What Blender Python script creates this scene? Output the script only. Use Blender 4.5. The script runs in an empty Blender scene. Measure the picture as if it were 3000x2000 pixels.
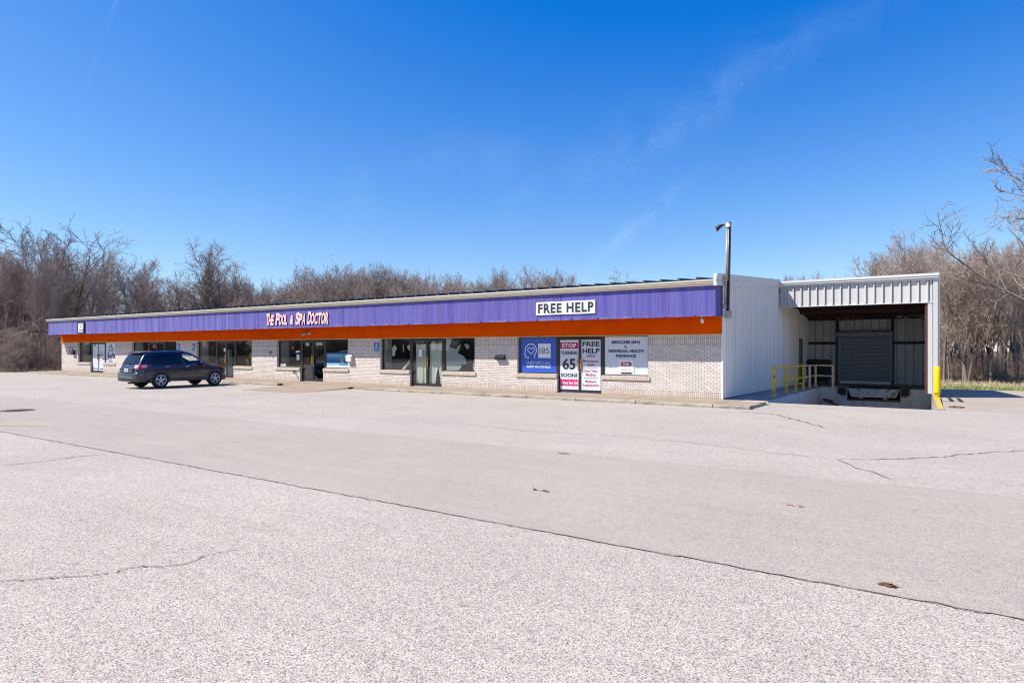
import bpy, bmesh, math, random
import numpy as np
from mathutils import Matrix, Vector

S = bpy.context.scene
COL = S.collection
R = math.radians

# ------------------------------------------------------------------ camera, sky, sun, exposure
cam_d = bpy.data.cameras.new("camera")
cam_d.sensor_width = 36.0
cam_d.lens = 36.0 * 1830 / 3000
cam_d.shift_y = 22 / 3000
cam_d.clip_start = 0.1
cam_d.clip_end = 3000
cam = bpy.data.objects.new("camera", cam_d)
COL.objects.link(cam)
cam.location = (0, 0, 1.77)
cam.rotation_euler = (R(90), 0, math.atan2(.5468, .8373))
S.camera = cam

SUN_TRAVEL = Vector((.93, .87, -1.495)).normalized()
SUN_EL = math.asin(-SUN_TRAVEL.z)
SUN_ROT = math.atan2(-SUN_TRAVEL.x, -SUN_TRAVEL.y)

sun_d = bpy.data.lights.new("sun", 'SUN')
sun_d.energy = 5.0
sun_d.angle = R(0.5)
sun_d.color = (1.0, .95, .88)
sun = bpy.data.objects.new("sun", sun_d)
COL.objects.link(sun)
sun.rotation_euler = SUN_TRAVEL.to_track_quat('-Z', 'Y').to_euler()

S.view_settings.view_transform = 'Standard'
S.view_settings.look = 'None'
S.view_settings.gamma = 1
S.view_settings.exposure = 0.6
S.cycles.filter_width = 1.1
S.cycles.max_bounces = 8
S.cycles.transparent_max_bounces = 16
try:
    S.cycles.use_denoising = True
except Exception:
    pass


# ------------------------------------------------------------------ node helper
class NT:
    def __init__(self, tree):
        self.t = tree
        for n in list(tree.nodes):
            tree.nodes.remove(n)

    def n(self, kind, inp=None, **attrs):
        nd = self.t.nodes.new(kind)
        for k, v in attrs.items():
            setattr(nd, k, v)
        for k, v in (inp or {}).items():
            s = nd.inputs[k]
            if isinstance(v, bpy.types.NodeSocket):
                self.t.links.new(v, s)
            else:
                s.default_value = v
        return nd

    def math(self, op, a, b=0.0, c=0.0, clamp=False):
        return self.n('ShaderNodeMath', {0: a, 1: b, 2: c}, operation=op, use_clamp=clamp).outputs[0]

    def mix(self, fac, a, b, blend='MIX'):
        nd = self.n('ShaderNodeMix', None, data_type='RGBA', blend_type=blend)
        for s, v in ((nd.inputs[0], fac), (nd.inputs[6], a), (nd.inputs[7], b)):
            if isinstance(v, bpy.types.NodeSocket):
                self.t.links.new(v, s)
            else:
                s.default_value = v if not isinstance(v, tuple) or len(v) == 4 else (*v, 1)
        return nd.outputs[2]

    def ramp(self, fac, stops, interp='LINEAR'):
        nd = self.n('ShaderNodeValToRGB', {0: fac})
        cr = nd.color_ramp
        cr.interpolation = interp
        while len(cr.elements) > 1:
            cr.elements.remove(cr.elements[-1])
        cr.elements[0].position = stops[0][0]
        cr.elements[0].color = stops[0][1]
        for p, c in stops[1:]:
            cr.elements.new(p).color = c
        return nd.outputs[0]

    def noise(self, vec, scale, detail=4.0, rough=.6, dist=0.0):
        return self.n('ShaderNodeTexNoise', {'Vector': vec, 'Scale': scale, 'Detail': detail,
                                             'Roughness': rough, 'Distortion': dist}).outputs[0]

    def mapping(self, vec, scale=(1, 1, 1), rot=(0, 0, 0), loc=(0, 0, 0)):
        return self.n('ShaderNodeMapping', {'Vector': vec, 'Scale': scale, 'Rotation': rot, 'Location': loc}).outputs[0]


def g4(v):
    return (v, v, v, 1)


def lin(r, g, b):
    f = lambda u: (u / 255 / 12.92) if u / 255 <= .04045 else ((u / 255 + .055) / 1.055) ** 2.4
    return (f(r), f(g), f(b), 1)


# ------------------------------------------------------------------ world
W = bpy.data.worlds.new("World")
S.world = W
W.use_nodes = True
wt = NT(W.node_tree)
sky = wt.n('ShaderNodeTexSky', sky_type='NISHITA')
sky.sun_disc = False
sky.sun_elevation = SUN_EL
sky.sun_rotation = SUN_ROT
sky.altitude = 200
sky.air_density = 1.0
sky.dust_density = 0.3
sky.ozone_density = 2.5
# grade of the sky's own colour, channel by channel: deep clear blue overhead, pale blue low down
sp_ = wt.n('ShaderNodeSeparateColor', {0: sky.outputs[0]})
r_ = wt.math('MULTIPLY', wt.math('MAXIMUM', wt.math('SUBTRACT', sp_.outputs[0], 1.04), .03), 1.06)
g_ = wt.math('MULTIPLY', wt.math('MAXIMUM', wt.math('SUBTRACT', sp_.outputs[1], .62), .2), 1.03)
b_ = wt.math('MULTIPLY', wt.math('POWER', wt.math('DIVIDE', sp_.outputs[2], 3.35), .60), 4.75)
hs = wt.n('ShaderNodeCombineColor', {0: r_, 1: g_, 2: b_})
wdir = wt.n('ShaderNodeTexCoord').outputs['Generated']


def wisp(d1, d2, width, strength, nscale, centre, spread):
    """a faint torn streak of high cloud along the arc d1-d2, fading out away from its centre"""
    warp = wt.n('ShaderNodeTexNoise', {'Vector': wdir, 'Scale': 4.0, 'Detail': 4.0}).outputs['Color']
    wv = wt.n('ShaderNodeVectorMath', {0: warp, 1: (.5, .5, .5)}, operation='SUBTRACT').outputs[0]
    wv = wt.n('ShaderNodeVectorMath', {0: wv, 'Scale': width * 2.2}, operation='SCALE').outputs[0]
    v = wt.n('ShaderNodeVectorMath', {0: wdir, 1: wv}, operation='ADD').outputs[0]
    nrm = Vector(d1).normalized().cross(Vector(d2).normalized()).normalized()
    dt = wt.n('ShaderNodeVectorMath', {0: v, 1: tuple(nrm)}, operation='DOT_PRODUCT').outputs['Value']
    q = wt.math('DIVIDE', dt, width)
    m = wt.math('EXPONENT', wt.math('MULTIPLY', wt.math('MULTIPLY', q, q), -1.0))
    cd = wt.n('ShaderNodeVectorMath', {0: wdir, 1: tuple(Vector(centre).normalized())}, operation='DOT_PRODUCT').outputs['Value']
    far = wt.math('EXPONENT', wt.math('DIVIDE', wt.math('SUBTRACT', cd, 1.0), spread * spread))
    nz = wt.noise(v, nscale, 7, .68, .3)
    nz = wt.math('MULTIPLY', wt.math('SUBTRACT', nz, .40), 3.2, clamp=True)
    return wt.math('MULTIPLY', wt.math('MULTIPLY', wt.math('MULTIPLY', m, far), nz), strength)


def cdir(px, py):
    t = (px - 1500) / 1830
    return (-.5468 + .8373 * t, .8373 + .5468 * t, (1022 - py) / 1830)


w1 = wisp(cdir(1700, 520), cdir(2250, 200), .030, .065, 16, cdir(1980, 350), .22)
w2 = wisp(cdir(275, 190), cdir(340, 5), .003, .05, 14, cdir(310, 90), .10)
w3 = wisp(cdir(1800, 720), cdir(1925, 610), .010, .12, 26, cdir(1870, 655), .06)
w4 = wisp(cdir(900, 640), cdir(1550, 420), .05, .04, 9, cdir(1250, 540), .25)
lw = wt.math('ADD', wt.math('ADD', w1, w2), wt.math('ADD', w3, w4), clamp=True)
skyc = wt.mix(lw, hs.outputs[0], (7.5, 8.2, 9.0))
bg = wt.n('ShaderNodeBackground', {'Color': skyc, 'Strength': 0.10})
wo = wt.n('ShaderNodeOutputWorld', {'Surface': bg.outputs[0]})


# ------------------------------------------------------------------ materials
MATS = {}


def new_mat(name):
    m = bpy.data.materials.new(name)
    m.use_nodes = True
    MATS[name] = m
    t = NT(m.node_tree)
    out = t.n('ShaderNodeOutputMaterial')
    return m, t, out


def finish(t, out, base, rough=.7, metal=0.0, bump=None, bump_d=.01, bump_s=.5, spec=.4, coat=0.0):
    b = t.n('ShaderNodeBsdfPrincipled', {'Base Color': base, 'Roughness': rough, 'Metallic': metal,
                                         'Specular IOR Level': spec, 'Coat Weight': coat})
    if bump is not None:
        bn = t.n('ShaderNodeBump', {'Height': bump, 'Distance': bump_d, 'Strength': bump_s})
        t.t.links.new(bn.outputs[0], b.inputs['Normal'])
    t.t.links.new(b.outputs[0], out.inputs[0])
    return b


def simple(name, col, rough=.6, metal=0.0, var=.15, scale=3.0, coat=0.0, spec=.4, rust=0.0, rust_scale=9.0):
    """a plain coloured surface with a little wear in it"""
    m, t, out = new_mat(name)
    pos = t.n('ShaderNodeTexCoord').outputs['Object']
    nz = t.noise(pos, scale, 6, .65)
    dark = tuple(c * (1 - var) for c in col[:3])
    lite = tuple(min(1, c * (1 + var)) for c in col[:3])
    c = t.mix(t.ramp(nz, [(.3, g4(0)), (.7, g4(1))]), dark, lite)
    if rust > 0:
        rz = t.noise(pos, rust_scale, 6, .7)
        c = t.mix(t.ramp(rz, [(1 - rust, g4(0)), (1 - rust + .05, g4(1))]), c, (.09, .035, .015))
    finish(t, out, c, rough, metal, spec=spec, coat=coat)
    return m


def mat_asphalt(name, lo, hi, cell, contrast, joint=False):
    m, t, out = new_mat(name)
    pos = t.n('ShaderNodeTexCoord').outputs['Object']
    v = t.n('ShaderNodeTexVoronoi', {'Vector': pos, 'Scale': 1 / cell, 'Randomness': 1.0})
    vd = v.outputs['Distance']
    stone = t.n('ShaderNodeSeparateColor', {0: v.outputs['Color']})
    v2 = t.n('ShaderNodeTexVoronoi', {'Vector': pos, 'Scale': .37 / cell, 'Randomness': 1.0})
    st2 = t.n('ShaderNodeSeparateColor', {0: v2.outputs['Color']})
    tone = t.math('ADD', t.math('MULTIPLY', stone.outputs[0], .65), t.math('MULTIPLY', st2.outputs[0], .35))
    big = t.noise(pos, .35, 5, .6)
    mid = t.noise(t.mapping(pos, (.5, 3, 1)), 1.6, 6, .7)
    fine = t.noise(pos, 14, 5, .75)
    base = t.mix(tone, lo, hi)
    gap = t.ramp(vd, [(.50, g4(0)), (.78, g4(1))])
    base = t.mix(t.math('MULTIPLY', gap, contrast), base, (.055, .05, .055))
    warm = t.math('MULTIPLY', t.ramp(stone.outputs[1], [(.80, g4(0)), (.84, g4(1))]), .5)
    base = t.mix(warm, base, (.50, .36, .25))
    cool = t.math('MULTIPLY', t.ramp(stone.outputs[2], [(.86, g4(0)), (.9, g4(1))]), .6)
    base = t.mix(cool, base, (.16, .16, .2))
    grit = t.noise(pos, 34, 3, .8)
    scuff = t.noise(t.mapping(pos, (.22, 2.6, 1), rot=(0, 0, .12)), 1.1, 7, .72)
    sh = t.math('ADD', t.math('MULTIPLY', big, .30), t.math('ADD', t.math('MULTIPLY', mid, .22), t.math('MULTIPLY', fine, .34)))
    sh = t.math('ADD', sh, t.math('ADD', t.math('MULTIPLY', grit, .34), t.math('MULTIPLY', scuff, .18)))
    sh = t.math('ADD', sh, .31)
    base = t.mix(1.0, base, t.n('ShaderNodeCombineColor', {0: sh, 1: sh, 2: sh}).outputs[0], 'MULTIPLY')
    stain = t.ramp(t.noise(t.mapping(pos, (.35, 1.2, 1)), .8, 7, .7), [(.56, g4(0)), (.74, g4(1))])
    base = t.mix(t.math('MULTIPLY', stain, .20), base, (.22, .18, .14))
    drips = t.n('ShaderNodeTexVoronoi', {'Vector': t.mapping(pos, (.55, .55, 1)), 'Scale': 1.0, 'Randomness': 1.0})
    wob = t.math('ADD', drips.outputs['Distance'], t.math('MULTIPLY', t.math('SUBTRACT', fine, .5), .10))
    pick = t.math('GREATER_THAN', t.n('ShaderNodeSeparateColor', {0: drips.outputs['Color']}).outputs[0], .72)
    spot = t.math('MULTIPLY', t.ramp(wob, [(.03, g4(1)), (.09, g4(0))]), pick)
    base = t.mix(t.math('MULTIPLY', spot, .38), base, (.11, .095, .085))
    finish(t, out, base, .92, bump=t.math('SUBTRACT', 1.0, vd), bump_d=cell * .55, bump_s=.55, spec=.2)
    return m


def mat_concrete(name, col, stain=(.16, .13, .10), amt=.5, streak=False):
    m, t, out = new_mat(name)
    pos = t.n('ShaderNodeTexCoord').outputs['Object']
    a = t.noise(pos, 1.2, 7, .65)
    b = t.noise(pos, 22, 5, .7)
    c = t.mix(t.math('MULTIPLY', b, .6), col, tuple(x * .72 for x in col[:3]))
    vec = t.mapping(pos, (3, 3, .25)) if streak else t.mapping(pos, (.6, 1.6, 1))
    s = t.noise(vec, 1.6, 8, .72)
    c = t.mix(t.math('MULTIPLY', t.ramp(s, [(.45, g4(0)), (.70, g4(1))]), amt), c, stain)
    c = t.mix(t.math('MULTIPLY', t.ramp(a, [(.35, g4(1)), (.6, g4(0))]), .25), c, tuple(min(1, x * 1.25) for x in col[:3]))
    finish(t, out, c, .9, bump=b, bump_d=.004, bump_s=.4, spec=.2)
    return m


def mat_brick():
    m, t, out = new_mat('painted_brick')
    geo = t.n('ShaderNodeNewGeometry')
    pos = t.n('ShaderNodeSeparateXYZ', {0: geo.outputs['Position']})
    nrm = t.n('ShaderNodeSeparateXYZ', {0: geo.outputs['Normal']})
    X, Y, Z = pos.outputs
    facing = t.math('GREATER_THAN', t.math('ABSOLUTE', nrm.outputs[1]), .5)
    u = t.math('ADD', t.math('MULTIPLY', X, facing), t.math('MULTIPLY', Y, t.math('SUBTRACT', 1.0, facing)))
    v = t.math('SUBTRACT', Z, .1)
    run = t.n('ShaderNodeCombineXYZ', {0: u, 1: v, 2: 0.0}).outputs[0]
    sol = t.n('ShaderNodeCombineXYZ', {0: v, 1: u, 2: 0.0}).outputs[0]

    def bricks(vec, offs, c1, c2):
        nd = t.n('ShaderNodeTexBrick', {'Vector': vec, 'Color1': c1, 'Color2': c2, 'Mortar': (.27, .225, .20, 1),
                                        'Scale': 1.0, 'Mortar Size': .0065, 'Mortar Smooth': .15, 'Bias': 0.0,
                                        'Brick Width': .203, 'Row Height': .0677}, offset=offs, squash=1.0)
        return nd
    b1 = bricks(run, .5, (.72, .65, .585, 1), (.60, .515, .455, 1))
    b2 = bricks(sol, 0.0, (.68, .60, .53, 1), (.55, .46, .39, 1))
    low = t.math('LESS_THAN', v, .205)
    high = t.math('GREATER_THAN', v, 1.745)
    band = t.math('ADD', low, high, clamp=True)
    c = t.mix(band, b1.outputs[0], b2.outputs[0])
    grime = t.ramp(t.noise(geo.outputs['Position'], 1.3, 6, .7), [(.5, g4(0)), (.75, g4(1))])
    c = t.mix(t.math('MULTIPLY', grime, .25), c, (.30, .25, .21))
    foot = t.math('MULTIPLY', t.ramp(v, [(0.0, g4(1)), (.28, g4(0))]), .35)
    c = t.mix(foot, c, (.36, .27, .19))
    h = t.n('ShaderNodeMix', None, data_type='FLOAT')
    t.t.links.new(band, h.inputs[0])
    t.t.links.new(b1.outputs[1], h.inputs[2])
    t.t.links.new(b2.outputs[1], h.inputs[3])
    finish(t, out, c, .8, bump=t.math('SUBTRACT', 1.0, h.outputs[0]), bump_d=.006, bump_s=.7, spec=.25)
    return m


def mat_fascia():
    m, t, out = new_mat('purple_fascia')
    pos = t.n('ShaderNodeTexCoord').outputs['Object']
    s1 = t.noise(t.mapping(pos, (1.1, 1.1, .04)), 1.6, 7, .75)
    s2 = t.noise(t.mapping(pos, (4.5, 4.5, .10)), 1.5, 7, .75)
    s3 = t.noise(t.mapping(pos, (7, 7, .22)), 1.7, 6, .7)
    n3 = t.noise(t.mapping(pos, (1, 1, 1)), 2.2, 7, .7)
    sx = t.n('ShaderNodeSeparateXYZ', {0: pos})
    xs, zs = sx.outputs[0], sx.outputs[2]
    fade = t.ramp(t.math('DIVIDE', t.math('ADD', xs, 55.0), 50.0), [(.0, g4(.80)), (.35, g4(.50)), (.7, g4(.26)), (1, g4(.22))])
    c = t.mix(t.ramp(s1, [(.35, g4(0)), (.66, g4(1))]), (.066, .053, .28), (.105, .092, .325))
    pale = t.math('MULTIPLY', t.ramp(s2, [(.42, g4(0)), (.64, g4(1))]), fade)
    c = t.mix(pale, c, (.28, .265, .48))
    rust = t.math('MULTIPLY', t.ramp(n3, [(.52, g4(0)), (.68, g4(1))]), t.ramp(s3, [(.45, g4(0)), (.62, g4(1))]))
    c = t.mix(t.math('MULTIPLY', rust, .45), c, (.23, .155, .24))
    hgt = t.math('SUBTRACT', zs, 2.83)
    drip = t.math('MULTIPLY', t.ramp(s3, [(.50, g4(0)), (.60, g4(1))]), t.ramp(hgt, [(.45, g4(0)), (.98, g4(1))]))
    c = t.mix(t.math('MULTIPLY', drip, .5), c, (.075, .06, .12))
    foot = t.math('MULTIPLY', t.ramp(n3, [(.45, g4(0)), (.6, g4(1))]), t.ramp(hgt, [(.0, g4(1)), (.10, g4(0))]))
    c = t.mix(t.math('MULTIPLY', foot, .6), c, (.30, .27, .42))
    fine = t.noise(t.mapping(pos, (26, 26, 1)), 3, 3, .6)
    finish(t, out, c, .6, bump=fine, bump_d=.004, bump_s=.25, spec=.3)
    return m


def mat_metal_wall(name, col, var=.1, pitch=None, axis=1, start=0.0, dark=(.10, .095, .09), wide=.72):
    m, t, out = new_mat(name)
    pos = t.n('ShaderNodeTexCoord').outputs['Object']
    s = t.noise(t.mapping(pos, (4, 4, .15)), 1.4, 6, .7)
    d = t.noise(pos, 5, 6, .7)
    c = t.mix(t.ramp(s, [(.35, g4(0)), (.7, g4(1))]), tuple(x * (1 - var) for x in col[:3]), col)
    c = t.mix(t.math('MULTIPLY', t.ramp(d, [(.6, g4(0)), (.8, g4(1))]), .15), c, (.3, .27, .22))
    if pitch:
        # shade painted as dark lines beside every rib and slat, heavier in some folds
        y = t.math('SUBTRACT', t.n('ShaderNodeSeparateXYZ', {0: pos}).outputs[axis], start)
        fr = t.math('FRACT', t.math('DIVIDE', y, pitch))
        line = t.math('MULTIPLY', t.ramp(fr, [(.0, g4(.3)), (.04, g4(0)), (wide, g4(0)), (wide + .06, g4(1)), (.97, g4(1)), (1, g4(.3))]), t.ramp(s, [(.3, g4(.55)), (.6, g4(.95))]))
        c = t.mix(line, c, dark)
    finish(t, out, c, .45, spec=.45)
    return m


WY, XR_ = 21.22, -5.45


def mat_glass(name, tint, min_r=.05):
    m, t, out = new_mat(name)
    tr = t.n('ShaderNodeBsdfTransparent', {'Color': tint})
    gl = t.n('ShaderNodeBsdfGlossy', {'Color': (1, 1, 1, 1), 'Roughness': .015})
    bf = t.n('ShaderNodeNewGeometry').outputs['Backfacing']
    ior = t.math('ADD', t.math('MULTIPLY', bf, 1 / 1.5 - 1.5), 1.5)
    fr = t.n('ShaderNodeFresnel', {'IOR': ior})
    f = t.math('ADD', fr.outputs[0], min_r - .04, clamp=True)
    mx = t.n('ShaderNodeMixShader', {0: f, 1: tr.outputs[0], 2: gl.outputs[0]})
    t.t.links.new(mx.outputs[0], out.inputs[0])
    return m


def mat_bark(name, a, b, scale=6):
    m, t, out = new_mat(name)
    pos = t.n('ShaderNodeTexCoord').outputs['Object']
    rnd = t.n('ShaderNodeObjectInfo').outputs['Random']
    nz = t.noise(t.mapping(pos, (1, 1, .3)), scale, 5, .7)
    c = t.mix(t.ramp(nz, [(.3, g4(0)), (.7, g4(1))]), a, b)
    c = t.mix(t.math('MULTIPLY', rnd, .45), c, tuple(x * f for x, f in zip(a[:3], (1.25, .95, .85))))
    finish(t, out, c, .9, spec=.15)
    return m


def mat_ground():
    m, t, out = new_mat('leaf_litter_soil')
    pos = t.n('ShaderNodeTexCoord').outputs['Object']
    a = t.noise(pos, .8, 7, .7)
    b = t.noise(pos, 11, 6, .75)
    c = t.mix(b, (.16, .115, .075), (.055, .042, .03))
    c = t.mix(t.ramp(a, [(.45, g4(0)), (.65, g4(1))]), c, (.20, .165, .10))
    finish(t, out, c, .95, bump=b, bump_d=.05, bump_s=.8, spec=.1)
    return m


def mat_blade(name, cols):
    m, t, out = new_mat(name)
    rnd = t.n('ShaderNodeNewGeometry').outputs['Random Per Island']
    n = len(cols)
    c = t.ramp(rnd, [(i / max(1, n - 1), col) for i, col in enumerate(cols)])
    finish(t, out, c, .85, spec=.15)
    return m


def mat_stained(name, col, stain, sx=2.0, amt=.8, lo=.52, hi=.7, rough=.45):
    m, t, out = new_mat(name)
    pos = t.n('ShaderNodeTexCoord').outputs['Object']
    s = t.noise(t.mapping(pos, (sx, sx, .5)), 2.0, 7, .75)
    d = t.noise(pos, 14, 4, .7)
    c = t.mix(t.math('MULTIPLY', t.ramp(s, [(lo, g4(0)), (hi, g4(1))]), amt), col, stain)
    c = t.mix(t.math('MULTIPLY', d, .12), c, tuple(x * .6 for x in col[:3]))
    finish(t, out, c, rough, spec=.4)
    return m


def mat_rusty(name, col, rust_col, amt, scale=6, rough=.6):
    m, t, out = new_mat(name)
    pos = t.n('ShaderNodeTexCoord').outputs['Object']
    r = t.noise(pos, scale, 7, .75)
    fine = t.noise(pos, scale * 5, 4, .7)
    c = t.mix(t.math('MULTIPLY', fine, .25), col, tuple(x * .6 for x in col[:3]))
    c = t.mix(t.ramp(r, [(1 - amt, g4(0)), (1 - amt + .06, g4(1))]), c, rust_col)
    finish(t, out, c, rough, spec=.35)
    return m


mat_asphalt('lot_asphalt', (.36, .32, .262), (.62, .552, .452), .010, .68)
mat_asphalt('lane_asphalt', (.32, .28, .23), (.50, .442, .362), .008, .6)
mat_concrete('apron_concrete', (.40, .335, .265), (.26, .19, .14), .4)
mat_concrete('walk_concrete', (.34, .27, .195), (.20, .145, .10), .5)
mat_concrete('kerb_concrete', (.37, .325, .255), (.12, .10, .07), .75)
mat_concrete('pit_concrete', (.62, .60, .56), (.28, .24, .20), .55, True)
mat_concrete('slab_concrete', (.40, .38, .35), (.15, .13, .12), .5)
mat_brick()
mat_fascia()
simple('orange_band', (.78, .085, .0008, 1), .9, var=.12, scale=1.5, spec=.05)
simple('orange_trim', (.70, .50, .22, 1), .5, var=.1)
mat_stained('gutter_cream', (.70, .62, .49), (.20, .12, .06), 2.2, .7, .62, .78)
mat_stained('gutter_white', (.66, .65, .62), (.4, .36, .3), 1.2, .35, .6, .8)
mat_metal_wall('wall_white_metal', (.80, .765, .72, 1), .07)
mat_metal_wall('fascia_white_metal', (.56, .545, .51, 1), .08)
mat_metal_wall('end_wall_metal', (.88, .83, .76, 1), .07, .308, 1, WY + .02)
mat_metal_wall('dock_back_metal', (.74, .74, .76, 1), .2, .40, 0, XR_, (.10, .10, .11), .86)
simple('roof_slate', (.045, .06, .075, 1), .5, var=.3, metal=.2)
simple('bronze_frame', (.035, .026, .026, 1), .4, var=.2)
mat_glass('shop_glass', (.86, .90, .90, 1), .055)
mat_glass('car_glass', (.90, .95, .92, 1), .05)
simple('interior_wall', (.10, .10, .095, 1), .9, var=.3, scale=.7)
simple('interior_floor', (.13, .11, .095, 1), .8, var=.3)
simple('white_paint', (.74, .74, .74, 1), .5, var=.05)
simple('off_white', (.66, .65, .62, 1), .5, var=.08)
simple('film_white', (.60, .62, .67, 1), .35, var=.03, scale=.8)
simple('film_blue', (.035, .10, .46, 1), .3, var=.06, scale=.8)
simple('film_crimson', (.42, .01, .055, 1), .35, var=.05)
simple('film_pink', (.72, .015, .12, 1), .35, var=.04)
simple('ink_navy', (.012, .015, .10, 1), .5, var=.1)
simple('ink_black', (.012, .012, .016, 1), .5, var=.1)
simple('ink_charcoal', (.03, .034, .045, 1), .5, var=.1)
simple('ink_red', (.40, .012, .035, 1), .5, var=.1)
simple('ink_white', (.72, .74, .78, 1), .5, var=.04)
simple('logo_rust', (.42, .07, .02, 1), .5, var=.08)
simple('poster_cyan', (.035, .23, .42, 1), .4, var=.1)
simple('poster_deep', (.01, .11, .27, 1), .4, var=.1)
simple('poster_pale', (.55, .68, .76, 1), .4, var=.1)
simple('letter_pink', (.78, .50, .49, 1), .5, var=.14, scale=2)
simple('letter_side', (.05, .02, .035, 1), .5, var=.2)
simple('sign_blue', (.02, .12, .38, 1), .4, var=.08)
simple('paper_cream', (.66, .64, .52, 1), .8, var=.08, scale=2)
simple('paper_grey', (.42, .43, .42, 1), .8, var=.12, scale=2)
simple('cardboard', (.40, .27, .12, 1), .8, var=.15)
simple('brass', (.45, .27, .10, 1), .35, metal=.8, var=.1)
simple('galvanised', (.36, .335, .30, 1), .4, metal=.25, var=.2, scale=4)
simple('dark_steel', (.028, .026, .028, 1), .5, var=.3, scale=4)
simple('black_plastic', (.014, .014, .016, 1), .45, var=.2)
simple('rubber', (.02, .02, .022, 1), .85, var=.3, scale=8)
simple('primer_red', (.085, .03, .028, 1), .65, var=.25)
simple('angle_red', (.22, .04, .03, 1), .6, var=.25)
mat_rusty('rail_yellow', (.78, .50, .035), (.055, .022, .014), .44, 5)
mat_rusty('rail_faded', (.84, .66, .40), (.16, .07, .04), .42, 8)
mat_rusty('bollard_yellow', (.80, .55, .0), (.10, .05, .02), .30, 5)
mat_rusty('kerb_yellow', (.58, .40, .05), (.38, .32, .25), .42, 3, .85)
mat_rusty('lip_plate', (.42, .46, .43), (.20, .09, .045), .47, 5)
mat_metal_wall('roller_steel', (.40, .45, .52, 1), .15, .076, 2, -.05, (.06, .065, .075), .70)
simple('roller_bar', (.78, .82, .9, 1), .4, var=.1)
simple('insulation', (.25, .15, .08, 1), .95, var=.5, scale=12)
simple('insulation_pale', (.40, .36, .28, 1), .95, var=.4, scale=9)
mat_bark('bark', (.15, .12, .10), (.33, .28, .235), 5)
mat_bark('bark_dark', (.09, .072, .062), (.21, .175, .15), 5)
mat_bark('twig', (.29, .235, .195), (.44, .365, .31), 3)
mat_bark('twig_dark', (.23, .185, .155), (.36, .30, .255), 3)
mat_bark('brush_twig', (.30, .235, .185), (.46, .38, .31), 3)
simple('evergreen', (.02, .045, .015, 1), .8, var=.4, scale=4)
mat_ground()
mat_blade('dry_grass', [(.52, .40, .24, 1), (.68, .56, .38, 1), (.38, .28, .15, 1), (.60, .48, .30, 1)])
mat_blade('green_grass', [(.11, .22, .03, 1), (.20, .28, .06, 1), (.40, .34, .15, 1), (.14, .26, .04, 1)])
mat_blade('leaf_scatter', [(.20, .12, .07, 1), (.30, .20, .12, 1), (.12, .08, .05, 1), (.38, .28, .18, 1)])
simple('crack_dark', (.12, .105, .092, 1), .95, var=.4, scale=10)
simple('crack_soft', (.24, .22, .20, 1), .95, var=.4, scale=6)
simple('joint_dark', (.10, .09, .085, 1), .95, var=.3, scale=6)
simple('rust_leaf', (.20, .085, .04, 1), .9, var=.5, scale=30)
simple('orange_sand', (.47, .34, .22, 1), .95, var=.3, scale=10)
simple('iron_cover', (.13, .10, .09, 1), .7, var=.3, scale=9)


def mat_car_paint():
    m, t, out = new_mat('car_paint')
    pos = t.n('ShaderNodeTexCoord').outputs['Object']
    fl = t.noise(pos, 300, 2, .5)
    dust = t.ramp(t.n('ShaderNodeSeparateXYZ', {0: pos}).outputs[2], [(.3, g4(.35)), (.7, g4(0))])
    c = t.mix(fl, (.0015, .010, .022), (.004, .019, .038))
    c = t.mix(t.math('MULTIPLY', dust, .5), c, (.10, .085, .07))
    lw_ = t.n('ShaderNodeLayerWeight', {'Blend': .5}).outputs['Facing']
    b = t.n('ShaderNodeBsdfPrincipled', {'Base Color': c, 'Metallic': .1, 'Roughness': .3, 'Coat Weight': 1.0, 'Coat Roughness': .03})
    t.t.links.new(b.outputs[0], out.inputs[0])


mat_car_paint()
simple('car_cladding', (.06, .062, .065, 1), .6, var=.2)
simple('car_tinted_glass', (.004, .006, .008, 1), .04, var=.1, spec=.6)
simple('car_black', (.008, .008, .009, 1), .5, var=.1)
simple('chrome', (.70, .70, .72, 1), .18, metal=1.0, var=.05)
simple('alloy', (.74, .74, .76, 1), .35, metal=.35, var=.06)
simple('tyre', (.022, .021, .021, 1), .85, var=.2, scale=12)
simple('lamp_red', (.55, .012, .02, 1), .12, var=.1, coat=1.0)
simple('lamp_clear', (.62, .50, .56, 1), .12, var=.2, scale=14, coat=1.0)
simple('lamp_amber', (.55, .17, .03, 1), .15, var=.1, coat=1.0)
simple('plate_white', (.62, .68, .80, 1), .4, var=.08)
simple('seat_grey', (.10, .095, .09, 1), .9, var=.2)


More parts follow.
